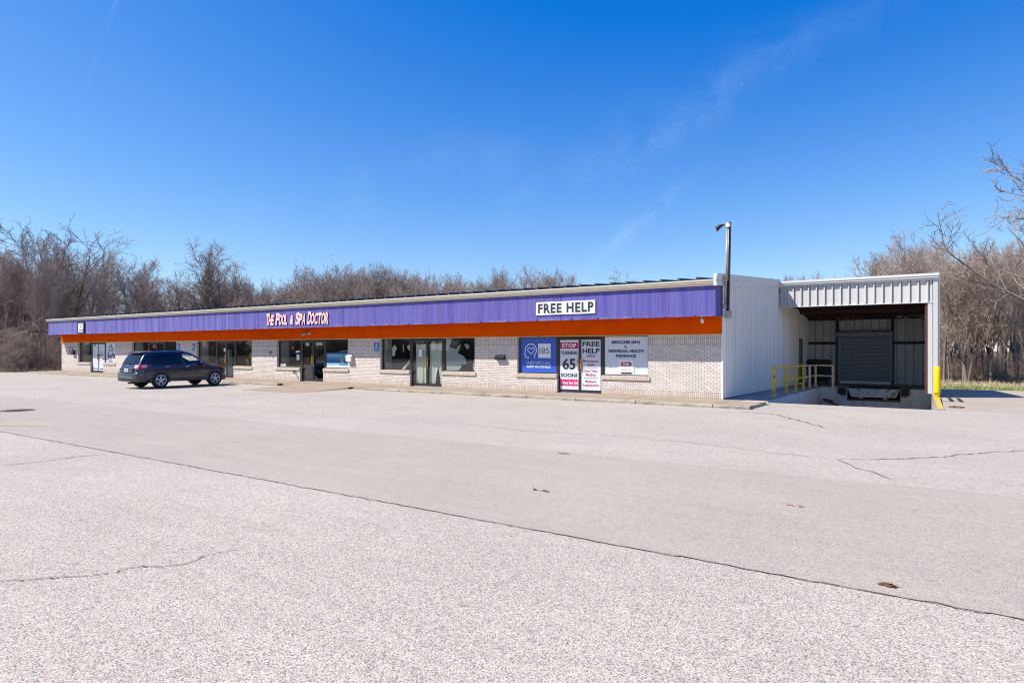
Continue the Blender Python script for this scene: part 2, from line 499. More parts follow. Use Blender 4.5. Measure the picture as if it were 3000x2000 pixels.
# ------------------------------------------------------------------ mesh building
class MB:
    def __init__(self):
        self.v = []
        self.f = []
        self.mi = []

    def _add(self, vs, fs, mi=0):
        o = len(self.v)
        self.v.extend(vs)
        for f in fs:
            self.f.append(tuple(i + o for i in f))
            self.mi.append(mi)

    def box(self, x0, x1, y0, y1, z0, z1, mi=0):
        if x0 > x1: x0, x1 = x1, x0
        if y0 > y1: y0, y1 = y1, y0
        if z0 > z1: z0, z1 = z1, z0
        v = [(x0, y0, z0), (x1, y0, z0), (x1, y1, z0), (x0, y1, z0), (x0, y0, z1), (x1, y0, z1), (x1, y1, z1), (x0, y1, z1)]
        self._add(v, [(0, 3, 2, 1), (4, 5, 6, 7), (0, 1, 5, 4), (1, 2, 6, 5), (2, 3, 7, 6), (3, 0, 4, 7)], mi)
        return self

    def hexa(self, pts, mi=0):
        """eight corners, bottom four then top four, counter-clockwise from above"""
        self._add(pts, [(0, 3, 2, 1), (4, 5, 6, 7), (0, 1, 5, 4), (1, 2, 6, 5), (2, 3, 7, 6), (3, 0, 4, 7)], mi)
        return self

    def quad(self, a, b, c, d, mi=0):
        self._add([a, b, c, d], [(0, 1, 2, 3)], mi)
        return self

    def prism_y(self, poly, y0, y1, mi=0):
        """poly in (x, z), counter-clockwise seen from -Y"""
        n = len(poly)
        v = [(x, y0, z) for x, z in poly] + [(x, y1, z) for x, z in poly]
        f = [tuple(range(n)), tuple(range(2 * n - 1, n - 1, -1))]
        f += [(i, i + n, (i + 1) % n + n, (i + 1) % n) for i in range(n)]
        self._add(v, f, mi)
        return self

    def prism_x(self, poly, x0, x1, mi=0):
        """poly in (y, z)"""
        n = len(poly)
        v = [(x0, y, z) for y, z in poly] + [(x1, y, z) for y, z in poly]
        f = [tuple(range(n - 1, -1, -1)), tuple(range(n, 2 * n))]
        f += [(i, (i + 1) % n, (i + 1) % n + n, i + n) for i in range(n)]
        self._add(v, f, mi)
        return self

    def prism_z(self, poly, z0, z1, mi=0):
        n = len(poly)
        v = [(x, y, z0) for x, y in poly] + [(x, y, z1) for x, y in poly]
        f = [tuple(range(n - 1, -1, -1)), tuple(range(n, 2 * n))]
        f += [(i, (i + 1) % n, (i + 1) % n + n, i + n) for i in range(n)]
        self._add(v, f, mi)
        return self

    def tube(self, pts, radii, sides=8, cap=True, mi=0):
        pts = [Vector(p) for p in pts]
        n = len(pts)
        if not hasattr(radii, '__len__'):
            radii = [radii] * n
        o = len(self.v)
        ref = None
        for i, p in enumerate(pts):
            d = (pts[min(i + 1, n - 1)] - pts[max(i - 1, 0)])
            d.normalize()
            if ref is None:
                ref = Vector((0, 0, 1)) if abs(d.z) < .9 else Vector((1, 0, 0))
            a = d.cross(ref)
            if a.length < 1e-5:
                a = d.orthogonal()
            a.normalize()
            b = d.cross(a)
            ref = a.cross(d)
            for k in range(sides):
                t = 2 * math.pi * k / sides
                q = p + (a * math.cos(t) + b * math.sin(t)) * radii[i]
                self.v.append((q.x, q.y, q.z))
        for i in range(n - 1):
            for k in range(sides):
                k2 = (k + 1) % sides
                self.f.append((o + i * sides + k, o + i * sides + k2, o + (i + 1) * sides + k2, o + (i + 1) * sides + k))
                self.mi.append(mi)
        if cap:
            self.f.append(tuple(o + k for k in range(sides - 1, -1, -1)))
            self.f.append(tuple(o + (n - 1) * sides + k for k in range(sides)))
            self.mi += [mi, mi]
        return self

    def lathe(self, prof, center, axis='z', n=24, mi=0, closed=False):
        """prof: (radius, height along axis)"""
        o = len(self.v)
        cx, cy, cz = center
        for r, h in prof:
            for k in range(n):
                t = 2 * math.pi * k / n
                a, b = r * math.cos(t), r * math.sin(t)
                if axis == 'z': self.v.append((cx + a, cy + b, cz + h))
                elif axis == 'y': self.v.append((cx + b, cy + h, cz + a))
                else: self.v.append((cx + h, cy + a, cz + b))
        m = len(prof)
        for i in range(m - 1 if not closed else m):
            j = (i + 1) % m
            for k in range(n):
                k2 = (k + 1) % n
                self.f.append((o + i * n + k, o + i * n + k2, o + j * n + k2, o + j * n + k))
                self.mi.append(mi)
        if not closed:
            self.f.append(tuple(o + k for k in range(n - 1, -1, -1)))
            self.f.append(tuple(o + (m - 1) * n + k for k in range(n)))
            self.mi += [mi, mi]
        return self

    def build(self, name, mats, parent=None, smooth=False, bevel=0.0):
        me = bpy.data.meshes.new(name)
        me.from_pydata(self.v, [], self.f)
        if not isinstance(mats, (list, tuple)):
            mats = [mats]
        for m in mats:
            me.materials.append(MATS[m])
        if len(mats) > 1:
            me.polygons.foreach_set('material_index', self.mi)
        if smooth:
            me.polygons.foreach_set('use_smooth', [True] * len(me.polygons))
        me.update()
        o = bpy.data.objects.new(name, me)
        COL.objects.link(o)
        if bevel > 0:
            md = o.modifiers.new('bevel', 'BEVEL')
            md.width = bevel
            md.segments = 2
            md.limit_method = 'ANGLE'
        if parent is not None:
            put(o, parent)
        return o


def put(o, parent):
    """parent o without moving it: vertices are in the world's own coordinates"""
    o.parent = parent
    m = Matrix.Identity(4)
    p = parent
    while p is not None:
        m = p.matrix_basis @ m if p.parent is None else p.matrix_parent_inverse @ p.matrix_basis @ m
        p = p.parent
    o.matrix_parent_inverse = m.inverted()


def tag(o, label=None, cat=None, group=None, kind=None):
    if label: o['label'] = label
    if cat: o['category'] = cat
    if group: o['group'] = group
    if kind: o['kind'] = kind
    return o


def thing(name, label, cat, loc=(0, 0, 0), rz=0.0, group=None):
    o = bpy.data.objects.new(name, None)
    o.empty_display_size = .2
    COL.objects.link(o)
    o.location = loc
    o.rotation_euler = (0, 0, rz)
    o.matrix_basis = Matrix.Translation(loc) @ Matrix.Rotation(rz, 4, 'Z')
    return tag(o, label, cat, group)


def struct(o):
    o['kind'] = 'structure'
    return o


def text_mesh(s, bold=0.0, shear=0.0, spacing=1.0):
    cu = bpy.data.curves.new('txt', 'FONT')
    cu.body = s
    cu.size = 1.0
    cu.align_x = 'CENTER'
    cu.offset = bold
    cu.shear = shear
    cu.space_character = spacing
    cu.resolution_u = 3
    o = bpy.data.objects.new('txt', cu)
    COL.objects.link(o)
    dg = bpy.context.evaluated_depsgraph_get()
    dg.update()
    me = bpy.data.meshes.new_from_object(o.evaluated_get(dg))
    bpy.data.objects.remove(o)
    vs = [(v.co.x, v.co.y) for v in me.vertices]
    fs = [tuple(p.vertices) for p in me.polygons]
    bpy.data.meshes.remove(me)
    return vs, fs


def lettering(s, x0, x1, z0, z1, y, mat, parent=None, name='lettering', bold=0.0, shear=0.0, depth=0.0, side=None, spacing=1.0):
    """text facing -Y filling the rectangle x0..x1, z0..z1 in the plane y"""
    vs, fs = text_mesh(s, bold, shear, spacing)
    ax = [v[0] for v in vs]; az = [v[1] for v in vs]
    sx = (x1 - x0) / (max(ax) - min(ax)); sz = (z1 - z0) / (max(az) - min(az))
    mb = MB()
    pts = [(x0 + (a - min(ax)) * sx, y, z0 + (b - min(az)) * sz) for a, b in vs]
    mb._add(pts, fs, 0)
    if depth > 0:
        n = len(pts)
        cnt = {}
        for f in fs:
            for i in range(len(f)):
                e = (f[i], f[(i + 1) % len(f)])
                k = (min(e), max(e))
                cnt.setdefault(k, []).append(e)
        o = len(mb.v)
        mb.v.extend([(p[0], y + depth, p[2]) for p in pts])
        for k, es in cnt.items():
            if len(es) == 1:
                a, b = es[0]
                mb.f.append((b, a, a + o, b + o))
                mb.mi.append(1)
        return mb.build(name, [mat, side or mat], parent)
    return mb.build(name, mat, parent)


def ribbon(pts, w, y, closed=False):
    """a flat line of constant width in the plane y: list of quads"""
    mb = MB()
    P = [Vector((p[0], 0, p[1])) for p in pts]
    n = len(P)
    L, Rr = [], []
    for i in range(n):
        a = P[(i - 1) % n] if closed else P[max(i - 1, 0)]
        b = P[(i + 1) % n] if closed else P[min(i + 1, n - 1)]
        d = (b - a).normalized()
        nn = Vector((-d.z, 0, d.x)) * (w / 2)
        L.append(P[i] + nn); Rr.append(P[i] - nn)
    for i in range(n if closed else n - 1):
        j = (i + 1) % n
        mb.quad((L[i].x, y, L[i].z), (Rr[i].x, y, Rr[i].z), (Rr[j].x, y, Rr[j].z), (L[j].x, y, L[j].z))
    return mb


def scribble(x0, x1, z0, z1, y, mat, parent, rows=1, seed=0, name='lettering'):
    """a line of writing too small to read: a row of uneven strokes"""
    rg = random.Random(seed)
    mb = MB()
    h = (z1 - z0) / rows
    for r in range(rows):
        x = x0
        while x < x1:
            w = rg.uniform(.5, 1.3) * h * .45
            mb.box(x, min(x + w, x1), y, y + .002, z0 + r * h + h * .2, z0 + r * h + h * rg.uniform(.7, .95))
            x += w + h * rg.uniform(.12, .5)
    return mb.build(name, mat, parent)


WY, GY, FY = 21.22, 21.35, 20.35      # brick face, window frames, fascia face
XL, XR = -55.1, -5.49                 # the long building's ends
ZW = .10                              # walkway height


# ------------------------------------------------------------------ ground, lot, walkway
def lot_z(y):
    return -.023 * max(0.0, y - 21.9)


def build_ground():
    xs = [-900, -400, -200, -130, -90, -70, -57.5, -56, -50, -30, -10, -4.2, .45, 1.0, 8, 20, 40, 70, 120, 300, 900]
    ys = [-900, -300, -120, -60, -30, 0, 18, 21.3, 25, 30, 35.1, 41, 45, 52, 60, 80, 120, 200, 500, 900]
    mb = MB()
    idx = {}
    for i, x in enumerate(xs):
        for j, y in enumerate(ys):
            idx[i, j] = len(mb.v)
            mb.v.append((x, y, -.035 + max(lot_z(y), -.75)))
    for i in range(len(xs) - 1):
        for j in range(len(ys) - 1):
            if xs[i] >= -56 and xs[i + 1] <= 1.0 and ys[j] >= 21.3 and ys[j + 1] <= 41:
                continue
            mb.f.append((idx[i, j], idx[i + 1, j], idx[i + 1, j + 1], idx[i, j + 1])); mb.mi.append(0)
    struct(mb.build('ground', 'leaf_litter_soil'))

    mb = MB()
    rng = random.Random(3)
    # the lot's left edge is ragged where it meets the wood
    left = []
    y = -40.0
    while y < 20.5:
        left.append((-58.4 + (y - 18) * -.05 + rng.uniform(-.3, .3) if y < 18 else -58.4 + (y - 18) * .9 + rng.uniform(-.2, .2), y))
        y += 1.5
    poly = left + [(-55.6, 21.2), (-55.6, 21.9), (70, 21.9), (70, -40)]
    mb.v = [(x, y, 0) for x, y in poly]
    mb.f = [tuple(range(len(poly) - 1, -1, -1))]; mb.mi = [0]
    struct(mb.build('parking_lot', 'lot_asphalt'))

    # darker repaved lane with a hard near edge and a ragged far edge
    xs = np.arange(-58, 66, .25)
    near = [(x, 5.24 + .012 * math.sin(x * 3.1) + rng.uniform(-.008, .008) + .004 * x * 0) for x in xs]
    far = []
    for x in xs:
        yb = 9.3 + (.012 * (x + 20) if x > -20 else -.002 * (x + 20))
        far.append((x, yb + rng.uniform(-.05, .05) + .05 * math.sin(x * .8)))
    mb = MB()
    n = len(xs)
    mb.v = [(x, y, .004) for x, y in near] + [(x, y, .004) for x, y in far]
    for i in range(n - 1):
        mb.f.append((i, i + 1, n + i + 1, n + i)); mb.mi.append(0)
    struct(mb.build('repaved_lane', 'lane_asphalt'))

    # right hand yard falls gently away behind the dock
    mb = MB()
    z45 = lot_z(43.2)
    mb.quad((.63, 21.9, 0), (70, 21.9, 0), (70, 43.2, z45), (.63, 43.2, z45))
    struct(mb.build('side_yard', 'apron_concrete'))
    # ramp down into the dock pit
    mb = MB()
    mb.quad((-4.25, 21.9, 0), (.43, 21.9, 0), (.43, 35.1, -1.25), (-4.25, 35.1, -1.25))
    struct(mb.build('dock_ramp', 'slab_concrete'))

    # apron joints
    mb = MB()
    for y in (26.2, 27.5, 31.5):
        z = lot_z(y) + .004
        mb.quad((.75, y - .015, z), (6, y - .015, z), (6, y + .015, z), (.75, y + .015, z))
    struct(mb.build('apron_joint_lines', 'joint_dark'))


build_ground()


def crack(mb, pts, w, z=.008, seed=0, jag=.05, step=.12):
    rng = random.Random(seed)
    P = []
    for a, b in zip(pts[:-1], pts[1:]):
        L = math.hypot(b[0] - a[0], b[1] - a[1])
        n = max(2, int(L / step))
        for i in range(n):
            t = i / n
            P.append((a[0] + (b[0] - a[0]) * t, a[1] + (b[1] - a[1]) * t))
    P.append(pts[-1])
    P = [P[0]] + [(p[0] + rng.gauss(0, jag), p[1] + rng.gauss(0, jag)) for p in P[1:-1]] + [P[-1]]
    n = len(P)
    for i in range(n - 1):
        d = Vector((P[i + 1][0] - P[i][0], P[i + 1][1] - P[i][1])).normalized()
        nn = Vector((-d.y, d.x))
        wa = w * rng.uniform(.3, 1.15) * min(1, (i + 1) / 3, (n - i) / 3) / 2
        wb = w * rng.uniform(.3, 1.15) * min(1, (i + 2) / 3, (n - i - 1) / 3) / 2
        a, b = P[i], P[i + 1]
        mb.quad((a[0] - nn.x * wa, a[1] - nn.y * wa, z), (b[0] - nn.x * wb, b[1] - nn.y * wb, z),
                (b[0] + nn.x * wb, b[1] + nn.y * wb, z), (a[0] + nn.x * wa, a[1] + nn.y * wa, z))


mb = MB()
crack(mb, [(-58, 5.19), (-30, 5.2), (-13, 5.22), (0, 5.235), (12, 5.25), (40, 5.25)], .017, seed=1, jag=.010, step=.10)
crack(mb, [(-4.333, 18.311), (-3.298, 18.1), (-2.566, 16.92), (-1.944, 15.92), (-1.764, 15.52)], .045, seed=2, jag=.03)
crack(mb, [(-1.125, 11.243), (-.709, 11.477), (-.116, 11.977), (.304, 12.442), (.647, 12.943), (1.527, 14.067), (2.6, 15.4)], .03, seed=3, jag=.02)
crack(mb, [(-1.115, 11.249), (-.836, 10.636), (-.552, 10.298), (-.26, 9.801)], .022, seed=4, jag=.02)
crack(mb, [(-11.679, 3.685), (-11.584, 4.088), (-11.602, 4.513), (-11.476, 5.066)], .03, seed=5, jag=.02)
crack(mb, [(-5.9, 1.85), (-5.694, 1.987), (-5.321, 2.423), (-5.371, 2.509), (-5.062, 2.826), (-5.125, 3.069), (-5.028, 3.296)], .014, seed=6, jag=.012, step=.05)
crack(mb, [(-2.42, 1.62), (-2.36, 1.9), (-2.46, 2.1)], .012, seed=8, jag=.012, step=.05)
struct(mb.build('pavement_cracks', 'crack_dark'))
mb = MB()
crack(mb, [(-26, 11.2), (-12.498, 11.085), (-10.4, 11.37), (-9.2, 11.73), (-6.95, 11.447), (-5.36, 11.79), (-3.8, 11.79), (-2.18, 11.35), (-1.15, 11.3)], .022, seed=9, jag=.03)
crack(mb, [(-34, 13.2), (-20, 14.4), (-9, 14.9), (4, 15.2)], .015, seed=10, jag=.02)
crack(mb, [(-21.2, 16.0), (-26, 12.5), (-30, 10.5)], .02, seed=11, jag=.03)
crack(mb, [(3.0, 17.0), (3.3, 16.2), (4.2, 16.4)], .03, seed=12, jag=.03)
crack(mb, [(-4.2, 20.7), (.6, 20.6), (8, 20.4), (20, 20.0)], .02, seed=13, jag=.02)
struct(mb.build('pavement_hairlines', 'crack_soft'))

# walkway slab in front of the shops, running round the corner and along the side wall to the dock
KY = 19.07        # kerb line
mb = MB()
mb.prism_z([(-56.2, 21.2), (-55.2, KY + .3), (-4.45, KY + .3), (-4.25, 21.22), (XR, 21.22), (XR, 21.3), (-56.2, 21.3)], -.04, ZW - .012)
struct(mb.build('walkway', 'walk_concrete'))
mb = MB()
mb.hexa([(XR, 21.22, -.2), (-4.25, 21.22, -.2), (-4.25, 35.1, -1.4), (XR, 35.1, -1.4),
         (XR, 21.22, ZW - .008), (-4.25, 21.22, .03), (-4.25, 35.1, -.15), (XR, 35.1, -.10)])
struct(mb.build('dock_walkway', 'slab_concrete'))
mb = MB()
mb.box(-4.75, -4.10, 20.65, 21.3, ZW - .01, ZW - .001)
simple('worn_paint', (.47, .40, .24, 1), .85, var=.2, scale=6)
struct(mb.build('worn_paint_patch', 'worn_paint'))
# joints in the walk
mb = MB()
x = -54.0
while x < -5:
    mb.box(x - .008, x + .008, KY + .3, 21.2, ZW - .013, ZW - .0085)
    x += 3.05
mb.box(-55, -5, 20.2, 20.212, ZW - .013, ZW - .0085)
struct(mb.build('walkway_joint_lines', 'joint_dark'))


def kerb():
    rng = random.Random(5)
    mb = MB()
    x = -55.2
    while x < -4.2:
        L = rng.uniform(1.9, 2.5)
        x1 = min(x + L, -4.16)
        if -25.2 < (x + x1) / 2 < -21.0:       # dropped kerb at the ramp
            x = x1
            continue
        n = max(3, int((x1 - x) / .16))
        prof = [(0, -.04), (-.005, .055), (.012, .085), (.05, .10), (.30, .095)]
        o = len(mb.v)
        for i in range(n + 1):
            xx = x + .012 + (x1 - x - .024) * i / n
            for k, (dy, z) in enumerate(prof):
                r = rng.gauss(0, .008) if k in (1, 2) else 0
                mb.v.append((xx, KY + dy + r, z + (rng.gauss(0, .004) if k in (2, 3) else 0)))
        m = len(prof)
        for i in range(n):
            for k in range(m - 1):
                mb.f.append((o + i * m + k, o + (i + 1) * m + k, o + (i + 1) * m + k + 1, o + i * m + k + 1)); mb.mi.append(0)
        mb.f.append(tuple(o + k for k in range(m))); mb.mi.append(0)
        mb.f.append(tuple(o + n * m + k for k in range(m - 1, -1, -1))); mb.mi.append(0)
        x = x1
    # return along the right end of the walk
    mb.hexa([(-4.45, KY + .02, -.04), (-4.16, KY + .02, -.04), (-4.0, 20.9, -.04), (-4.3, 20.9, -.04),
             (-4.45, KY + .03, .098), (-4.20, KY + .03, .095), (-4.08, 20.9, .06), (-4.3, 20.9, .085)])
    struct(mb.build('kerb', 'kerb_concrete'))


kerb()
# built-up concrete ramp at the dropped kerb
mb = MB()
mb.v = [(-25.0, KY + .32, .09), (-21.1, KY + .32, .09), (-25.0, KY, .075), (-21.1, KY, .08), (-24.4, 16.2, .006), (-21.2, 16.25, .006),
        (-20.95, KY, -.01), (-20.95, 16.3, -.01), (-25.4, KY, -.01), (-24.6, 16.1, -.01)]
mb.f = [(0, 2, 3, 1), (2, 4, 5, 3), (3, 5, 7, 6), (2, 8, 9, 4)]
mb.mi = [0] * 4
struct(mb.build('kerb_ramp', 'walk_concrete'))


# ------------------------------------------------------------------ the long shop building
bld = thing('shop_building', 'long single-storey brick shop building with purple fascia, orange band and corrugated end wall', 'building', (-30, 30, 0))

SUITES = {  # opening left, door left, door right, opening right
    'A': (-13.60, -11.77, -9.90, -8.08),
    'B': (-21.26, -19.40, -17.54, -15.74),
    'C': (-28.97, -27.06, -25.26, -23.46),
    'D': (-36.66, -34.70, -32.90, -31.19),
    'E': (-44.44, -42.45, -40.55, -38.94),
    'F': (-52.33, -50.40, -48.45, -46.72),
}
order = ['F', 'E', 'D', 'C', 'B', 'A']
BT = 2.26
px = XL
mb = MB()
for k in order + [None]:
    a, b, c, d = SUITES[k] if k else (XR - .02,) * 4
    mb.box(px, a, WY, WY + .3, ZW - .05, BT)
    if k:
        mb.box(a, b, WY, WY + .3, ZW - .05, .645)
    mb.build('brick_wall', 'painted_brick', bld)
    mb = MB()
    if k:
        mb.box(c, d, WY, WY + .3, ZW - .05, .645)
    px = d
MB().box(XL, XL + .3, WY + .31, 40.5, -.3, 3.8).build('left_end_wall', 'painted_brick', bld)
# orange band with its bright bottom trim
MB().box(XL, XR - .02, WY - .03, WY + .25, BT + .012, 3.0).build('orange_band', 'orange_band', bld)
MB().box(XL, XR - .02, WY - .045, WY + .2, BT - .012, BT + .012).build('band_trim', 'orange_trim', bld)

# fascia: front board, two ends and an underside
mb = MB()
mb.box(XL, XR, FY, FY + .06, 2.83, 3.81)
mb.box(XL, XL + .05, FY + .06, WY - .05, 2.83, 3.81)
mb.box(XR - .05, XR, FY + .06, WY - .002, 2.83, 3.81)
mb.box(XL + .05, XR - .05, FY + .06, WY - .03, 2.93, 2.97)
rr = random.Random(7)
x = XL + .6
while x < XR:
    mb.box(x - .025, x + .025, FY - .012, FY + .01, 2.825, 2.86 + rr.uniform(0, .015), 1)
    x += rr.uniform(.9, 1.5)
mb.build('fascia', ['purple_fascia', 'ink_black'], bld)
for sx, w_ in ((-40.21, .012), (-22.83, .012), (-11.13, .012), (-46.0, .004), (-34.4, .004), (-28.7, .004), (-17.0, .004)):
    MB().box(sx - w_, sx + w_, FY - .003, FY + .01, 2.84, 3.80).build('fascia_joint', 'ink_black', bld)

# gutter
mb = MB()
gp = [(FY, 3.81), (FY - .04, 3.812), (FY - .045, 3.855), (FY - .10, 3.865), (FY - .135, 3.90), (FY - .14, 3.955),
      (FY - .165, 3.96), (FY - .165, 3.995), (FY - .15, 3.995), (FY, 3.97)]
mb.prism_x([(y, z) for y, z in gp], XL - .08, XR + .03)
g = mb.build('gutter', 'gutter_cream', bld)
for sx in (-52.5, -43.4, -34.0, -24.8, -17.9, -9.3):
    MB().prism_x([(y - .004 if i not in (0, 9) else y, z) for i, (y, z) in enumerate(gp)], sx - .05, sx + .05).build('gutter_joint', 'gutter_cream', g)

# ribbed roof
RS = .0735
mb = MB()
zr = lambda y: 4.0 + RS * (y - 20.25) if y < 30.7 else 4.768 - RS * (y - 30.7)
mb.hexa([(XL - .05, 20.25, 3.95), (XR, 20.25, 3.95), (XR, 30.7, 4.72), (XL - .05, 30.7, 4.72),
         (XL - .05, 20.25, 4.0), (XR, 20.25, 4.0), (XR, 30.7, 4.768), (XL - .05, 30.7, 4.768)])
mb.hexa([(XL - .05, 30.7, 4.72), (XR, 30.7, 4.72), (XR, 41, 3.96), (XL - .05, 41, 3.96),
         (XL - .05, 30.7, 4.768), (XR, 30.7, 4.768), (XR, 41, 4.01), (XL - .05, 41, 4.01)])
x = XL + .05
while x < XR - .1:
    h = .10
    y0, y1 = 20.22, 30.6
    mb.hexa([(x - .06, y0, zr(y0) - .02), (x + .06, y0, zr(y0) - .02), (x + .06, y1, zr(y1) - .02), (x - .06, y1, zr(y1) - .02),
             (x - .035, y0, zr(y0) + h), (x + .035, y0, zr(y0) + h), (x + .035, y1, zr(y1) + h), (x - .035, y1, zr(y1) + h)])
    x += .605
mb.build('roof', 'roof_slate', bld)


# corrugated end wall
def corrugated(mb, p0, p1, z0f, z1f, out, pitch=.308, depth=.055):
    """vertical ribbed sheet from p0 to p1 (xy), ribs standing out along `out`"""
    a, b = Vector((*p0, 0)), Vector((*p1, 0))
    L = (b - a).length
    d = (b - a) / L
    o = Vector((*out, 0))
    prof = []
    s = 0.0
    while s < L:
        for u, h in ((0, 0), (.20, 0), (.212, 1), (.262, 1), (.266, -.7), (.302, -.7)):
            q = s + u * pitch / .308
            if q <= L:
                prof.append((q, h * depth))
        s += pitch
    prof.append((L, 0))
    base = len(mb.v)
    for s, h in prof:
        p = a + d * s + o * h
        mb.v.append((p.x, p.y, z0f(s))); mb.v.append((p.x, p.y, z1f(s)))
    for i in range(len(prof) - 1):
        mb.f.append((base + 2 * i, base + 2 * i + 2, base + 2 * i + 3, base + 2 * i + 1)); mb.mi.append(0)


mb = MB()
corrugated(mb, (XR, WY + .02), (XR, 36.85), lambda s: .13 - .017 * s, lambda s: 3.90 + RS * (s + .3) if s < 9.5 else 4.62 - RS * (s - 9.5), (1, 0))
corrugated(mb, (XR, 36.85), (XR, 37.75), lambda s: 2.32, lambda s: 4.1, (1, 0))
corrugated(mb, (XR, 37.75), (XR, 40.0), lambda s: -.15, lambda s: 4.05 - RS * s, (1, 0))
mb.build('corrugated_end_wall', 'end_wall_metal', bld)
mb = MB()
mb.hexa([(XR - .05, WY + .3, -.2), (XR - .004, WY + .3, -.2), (XR - .004, 40, -.4), (XR - .05, 40, -.4),
         (XR - .05, WY + .3, .12), (XR + .006, WY + .3, .125), (XR + .006, 36.8, -.12), (XR - .05, 36.8, -.12)])
mb.build('wall_base_flashing', 'dark_steel', bld)
mb = MB()
mb.box(XR - .04, XR + .012, WY - .015, WY + .05, ZW, 2.9)
mb.build('corner_trim', 'wall_white_metal', bld)
mb = MB()
for dz, h, dx in ((0, .12, .075), (.12, .10, .055), (.22, .10, .075), (.32, .07, .10)):
    z0 = lambda y: 3.80 + RS * (y - 20.3) + dz
    for (y0, y1) in ((20.19, 30.85),):
        mb.hexa([(XR - .02, y0, z0(y0)), (XR + dx, y0, z0(y0)), (XR + dx, y1, z0(y1)), (XR - .02, y1, z0(y1)),
                 (XR - .02, y0, z0(y0) + h), (XR + dx, y0, z0(y0) + h), (XR + dx, y1, z0(y1) + h), (XR - .02, y1, z0(y1) + h)])
mb.build('rake_trim', 'gutter_white', bld)

# interior rooms seen through the glass
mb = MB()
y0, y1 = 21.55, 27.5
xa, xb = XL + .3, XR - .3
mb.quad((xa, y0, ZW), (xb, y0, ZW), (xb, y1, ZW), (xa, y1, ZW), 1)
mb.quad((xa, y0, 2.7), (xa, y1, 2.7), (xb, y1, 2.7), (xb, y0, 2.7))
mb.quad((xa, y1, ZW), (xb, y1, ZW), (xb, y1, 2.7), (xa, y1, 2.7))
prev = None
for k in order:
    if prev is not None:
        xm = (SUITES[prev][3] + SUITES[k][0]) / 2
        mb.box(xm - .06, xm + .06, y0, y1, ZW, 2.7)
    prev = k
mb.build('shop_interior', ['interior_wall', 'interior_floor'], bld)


def sill(x0, x1, parent):
    m_ = MB()
    n = int((x1 - x0 + .12) / .068)
    w = (x1 - x0 + .12) / n
    for i in range(n):
        xx = x0 - .06 + i * w
        m_.hexa([(xx + .004, WY - .045, .648), (xx + w - .004, WY - .045, .648), (xx + w - .004, GY, .66), (xx + .004, GY, .66),
                 (xx + .004, WY - .04, .785), (xx + w - .004, WY - .04, .785), (xx + w - .004, GY, .80), (xx + .004, GY, .80)])
    m_.box(x0 - .05, x1 + .05, WY - .032, GY, .645, .78, 1)
    return m_.build('sill', ['sill_brick', 'joint_dark'], parent)


simple('sill_brick', (.52, .43, .34, 1), .85, var=.25, scale=16)


def window(x0, x1, film=None, mull=()):
    """fixed shop window: frame is the part, pane and sill its sub-parts"""
    z0, z1 = .785, BT - .01
    m_ = MB()
    t_ = .05
    m_.box(x0, x1, GY, GY + .06, z0, z0 + t_)
    m_.box(x0, x1, GY, GY + .06, z1 - .03, z1)
    m_.box(x0, x0 + t_, GY, GY + .06, z0 + t_, z1 - .03)
    m_.box(x1 - t_, x1, GY, GY + .06, z0 + t_, z1 - .03)
    for q in mull:
        m_.box(q - .025, q + .025, GY, GY + .06, z0 + t_, z1 - .03)
    w = m_.build('window', 'bronze_frame', bld)
    p = MB().box(x0 + t_, x1 - t_, GY + .028, GY + .036, z0 + t_, z1 - .03)
    p.build('pane', 'shop_glass', w)
    if film:
        MB().box(x0 + t_, x1 - t_, GY + .012, GY + .024, z0 + t_, z1 - .03).build('window_film', film, w)
    return w


def doors(x0, x1, films=(None, None)):
    z0, z1 = ZW, BT - .01
    m_ = MB()
    m_.box(x0, x0 + .06, GY - .01, GY + .10, z0, z1)
    m_.box(x1 - .06, x1, GY - .01, GY + .10, z0, z1)
    m_.box(x0 + .06, x1 - .06, GY - .01, GY + .10, z1 - .05, z1)
    m_.build('door_frame', 'bronze_frame', bld)
    xm = (x0 + x1) / 2
    res = []
    for i, (a, b) in enumerate(((x0 + .064, xm - .004), (xm + .004, x1 - .064))):
        m_ = MB()
        m_.box(a, a + .055, GY, GY + .045, z0 + .01, z1 - .065)
        m_.box(b - .055, b, GY, GY + .045, z0 + .01, z1 - .065)
        m_.box(a + .055, b - .055, GY, GY + .045, z0 + .01, z0 + .115)
        m_.box(a + .055, b - .055, GY, GY + .045, z1 - .135, z1 - .065)
        d_ = m_.build('door', 'bronze_frame', bld)
        MB().box(a + .055, b - .055, GY + .022, GY + .03, z0 + .115, z1 - .135).build('pane', 'shop_glass', d_)
        if films[i]:
            MB().box(a + .055, b - .055, GY + .006, GY + .018, z0 + .115, z1 - .135).build('door_film', films[i], d_)
        hx = b - .045 if i == 0 else a + .045
        h = MB()
        h.box(hx - .03, hx + .03, GY - .06, GY - .035, .98, 1.42)
        h.box(hx - .012, hx + .012, GY - .035, GY, 1.0, 1.03)
        h.box(hx - .012, hx + .012, GY - .035, GY, 1.37, 1.40)
        h.build('handle', 'brass', d_, bevel=.006)
        if i == 1:
            MB().lathe([(.022, 0), (.022, -.012), (.016, -.016)], (a + .03, GY, .90), 'y', 12).build('lock', 'chrome', d_)
        res.append(d_)
    return res


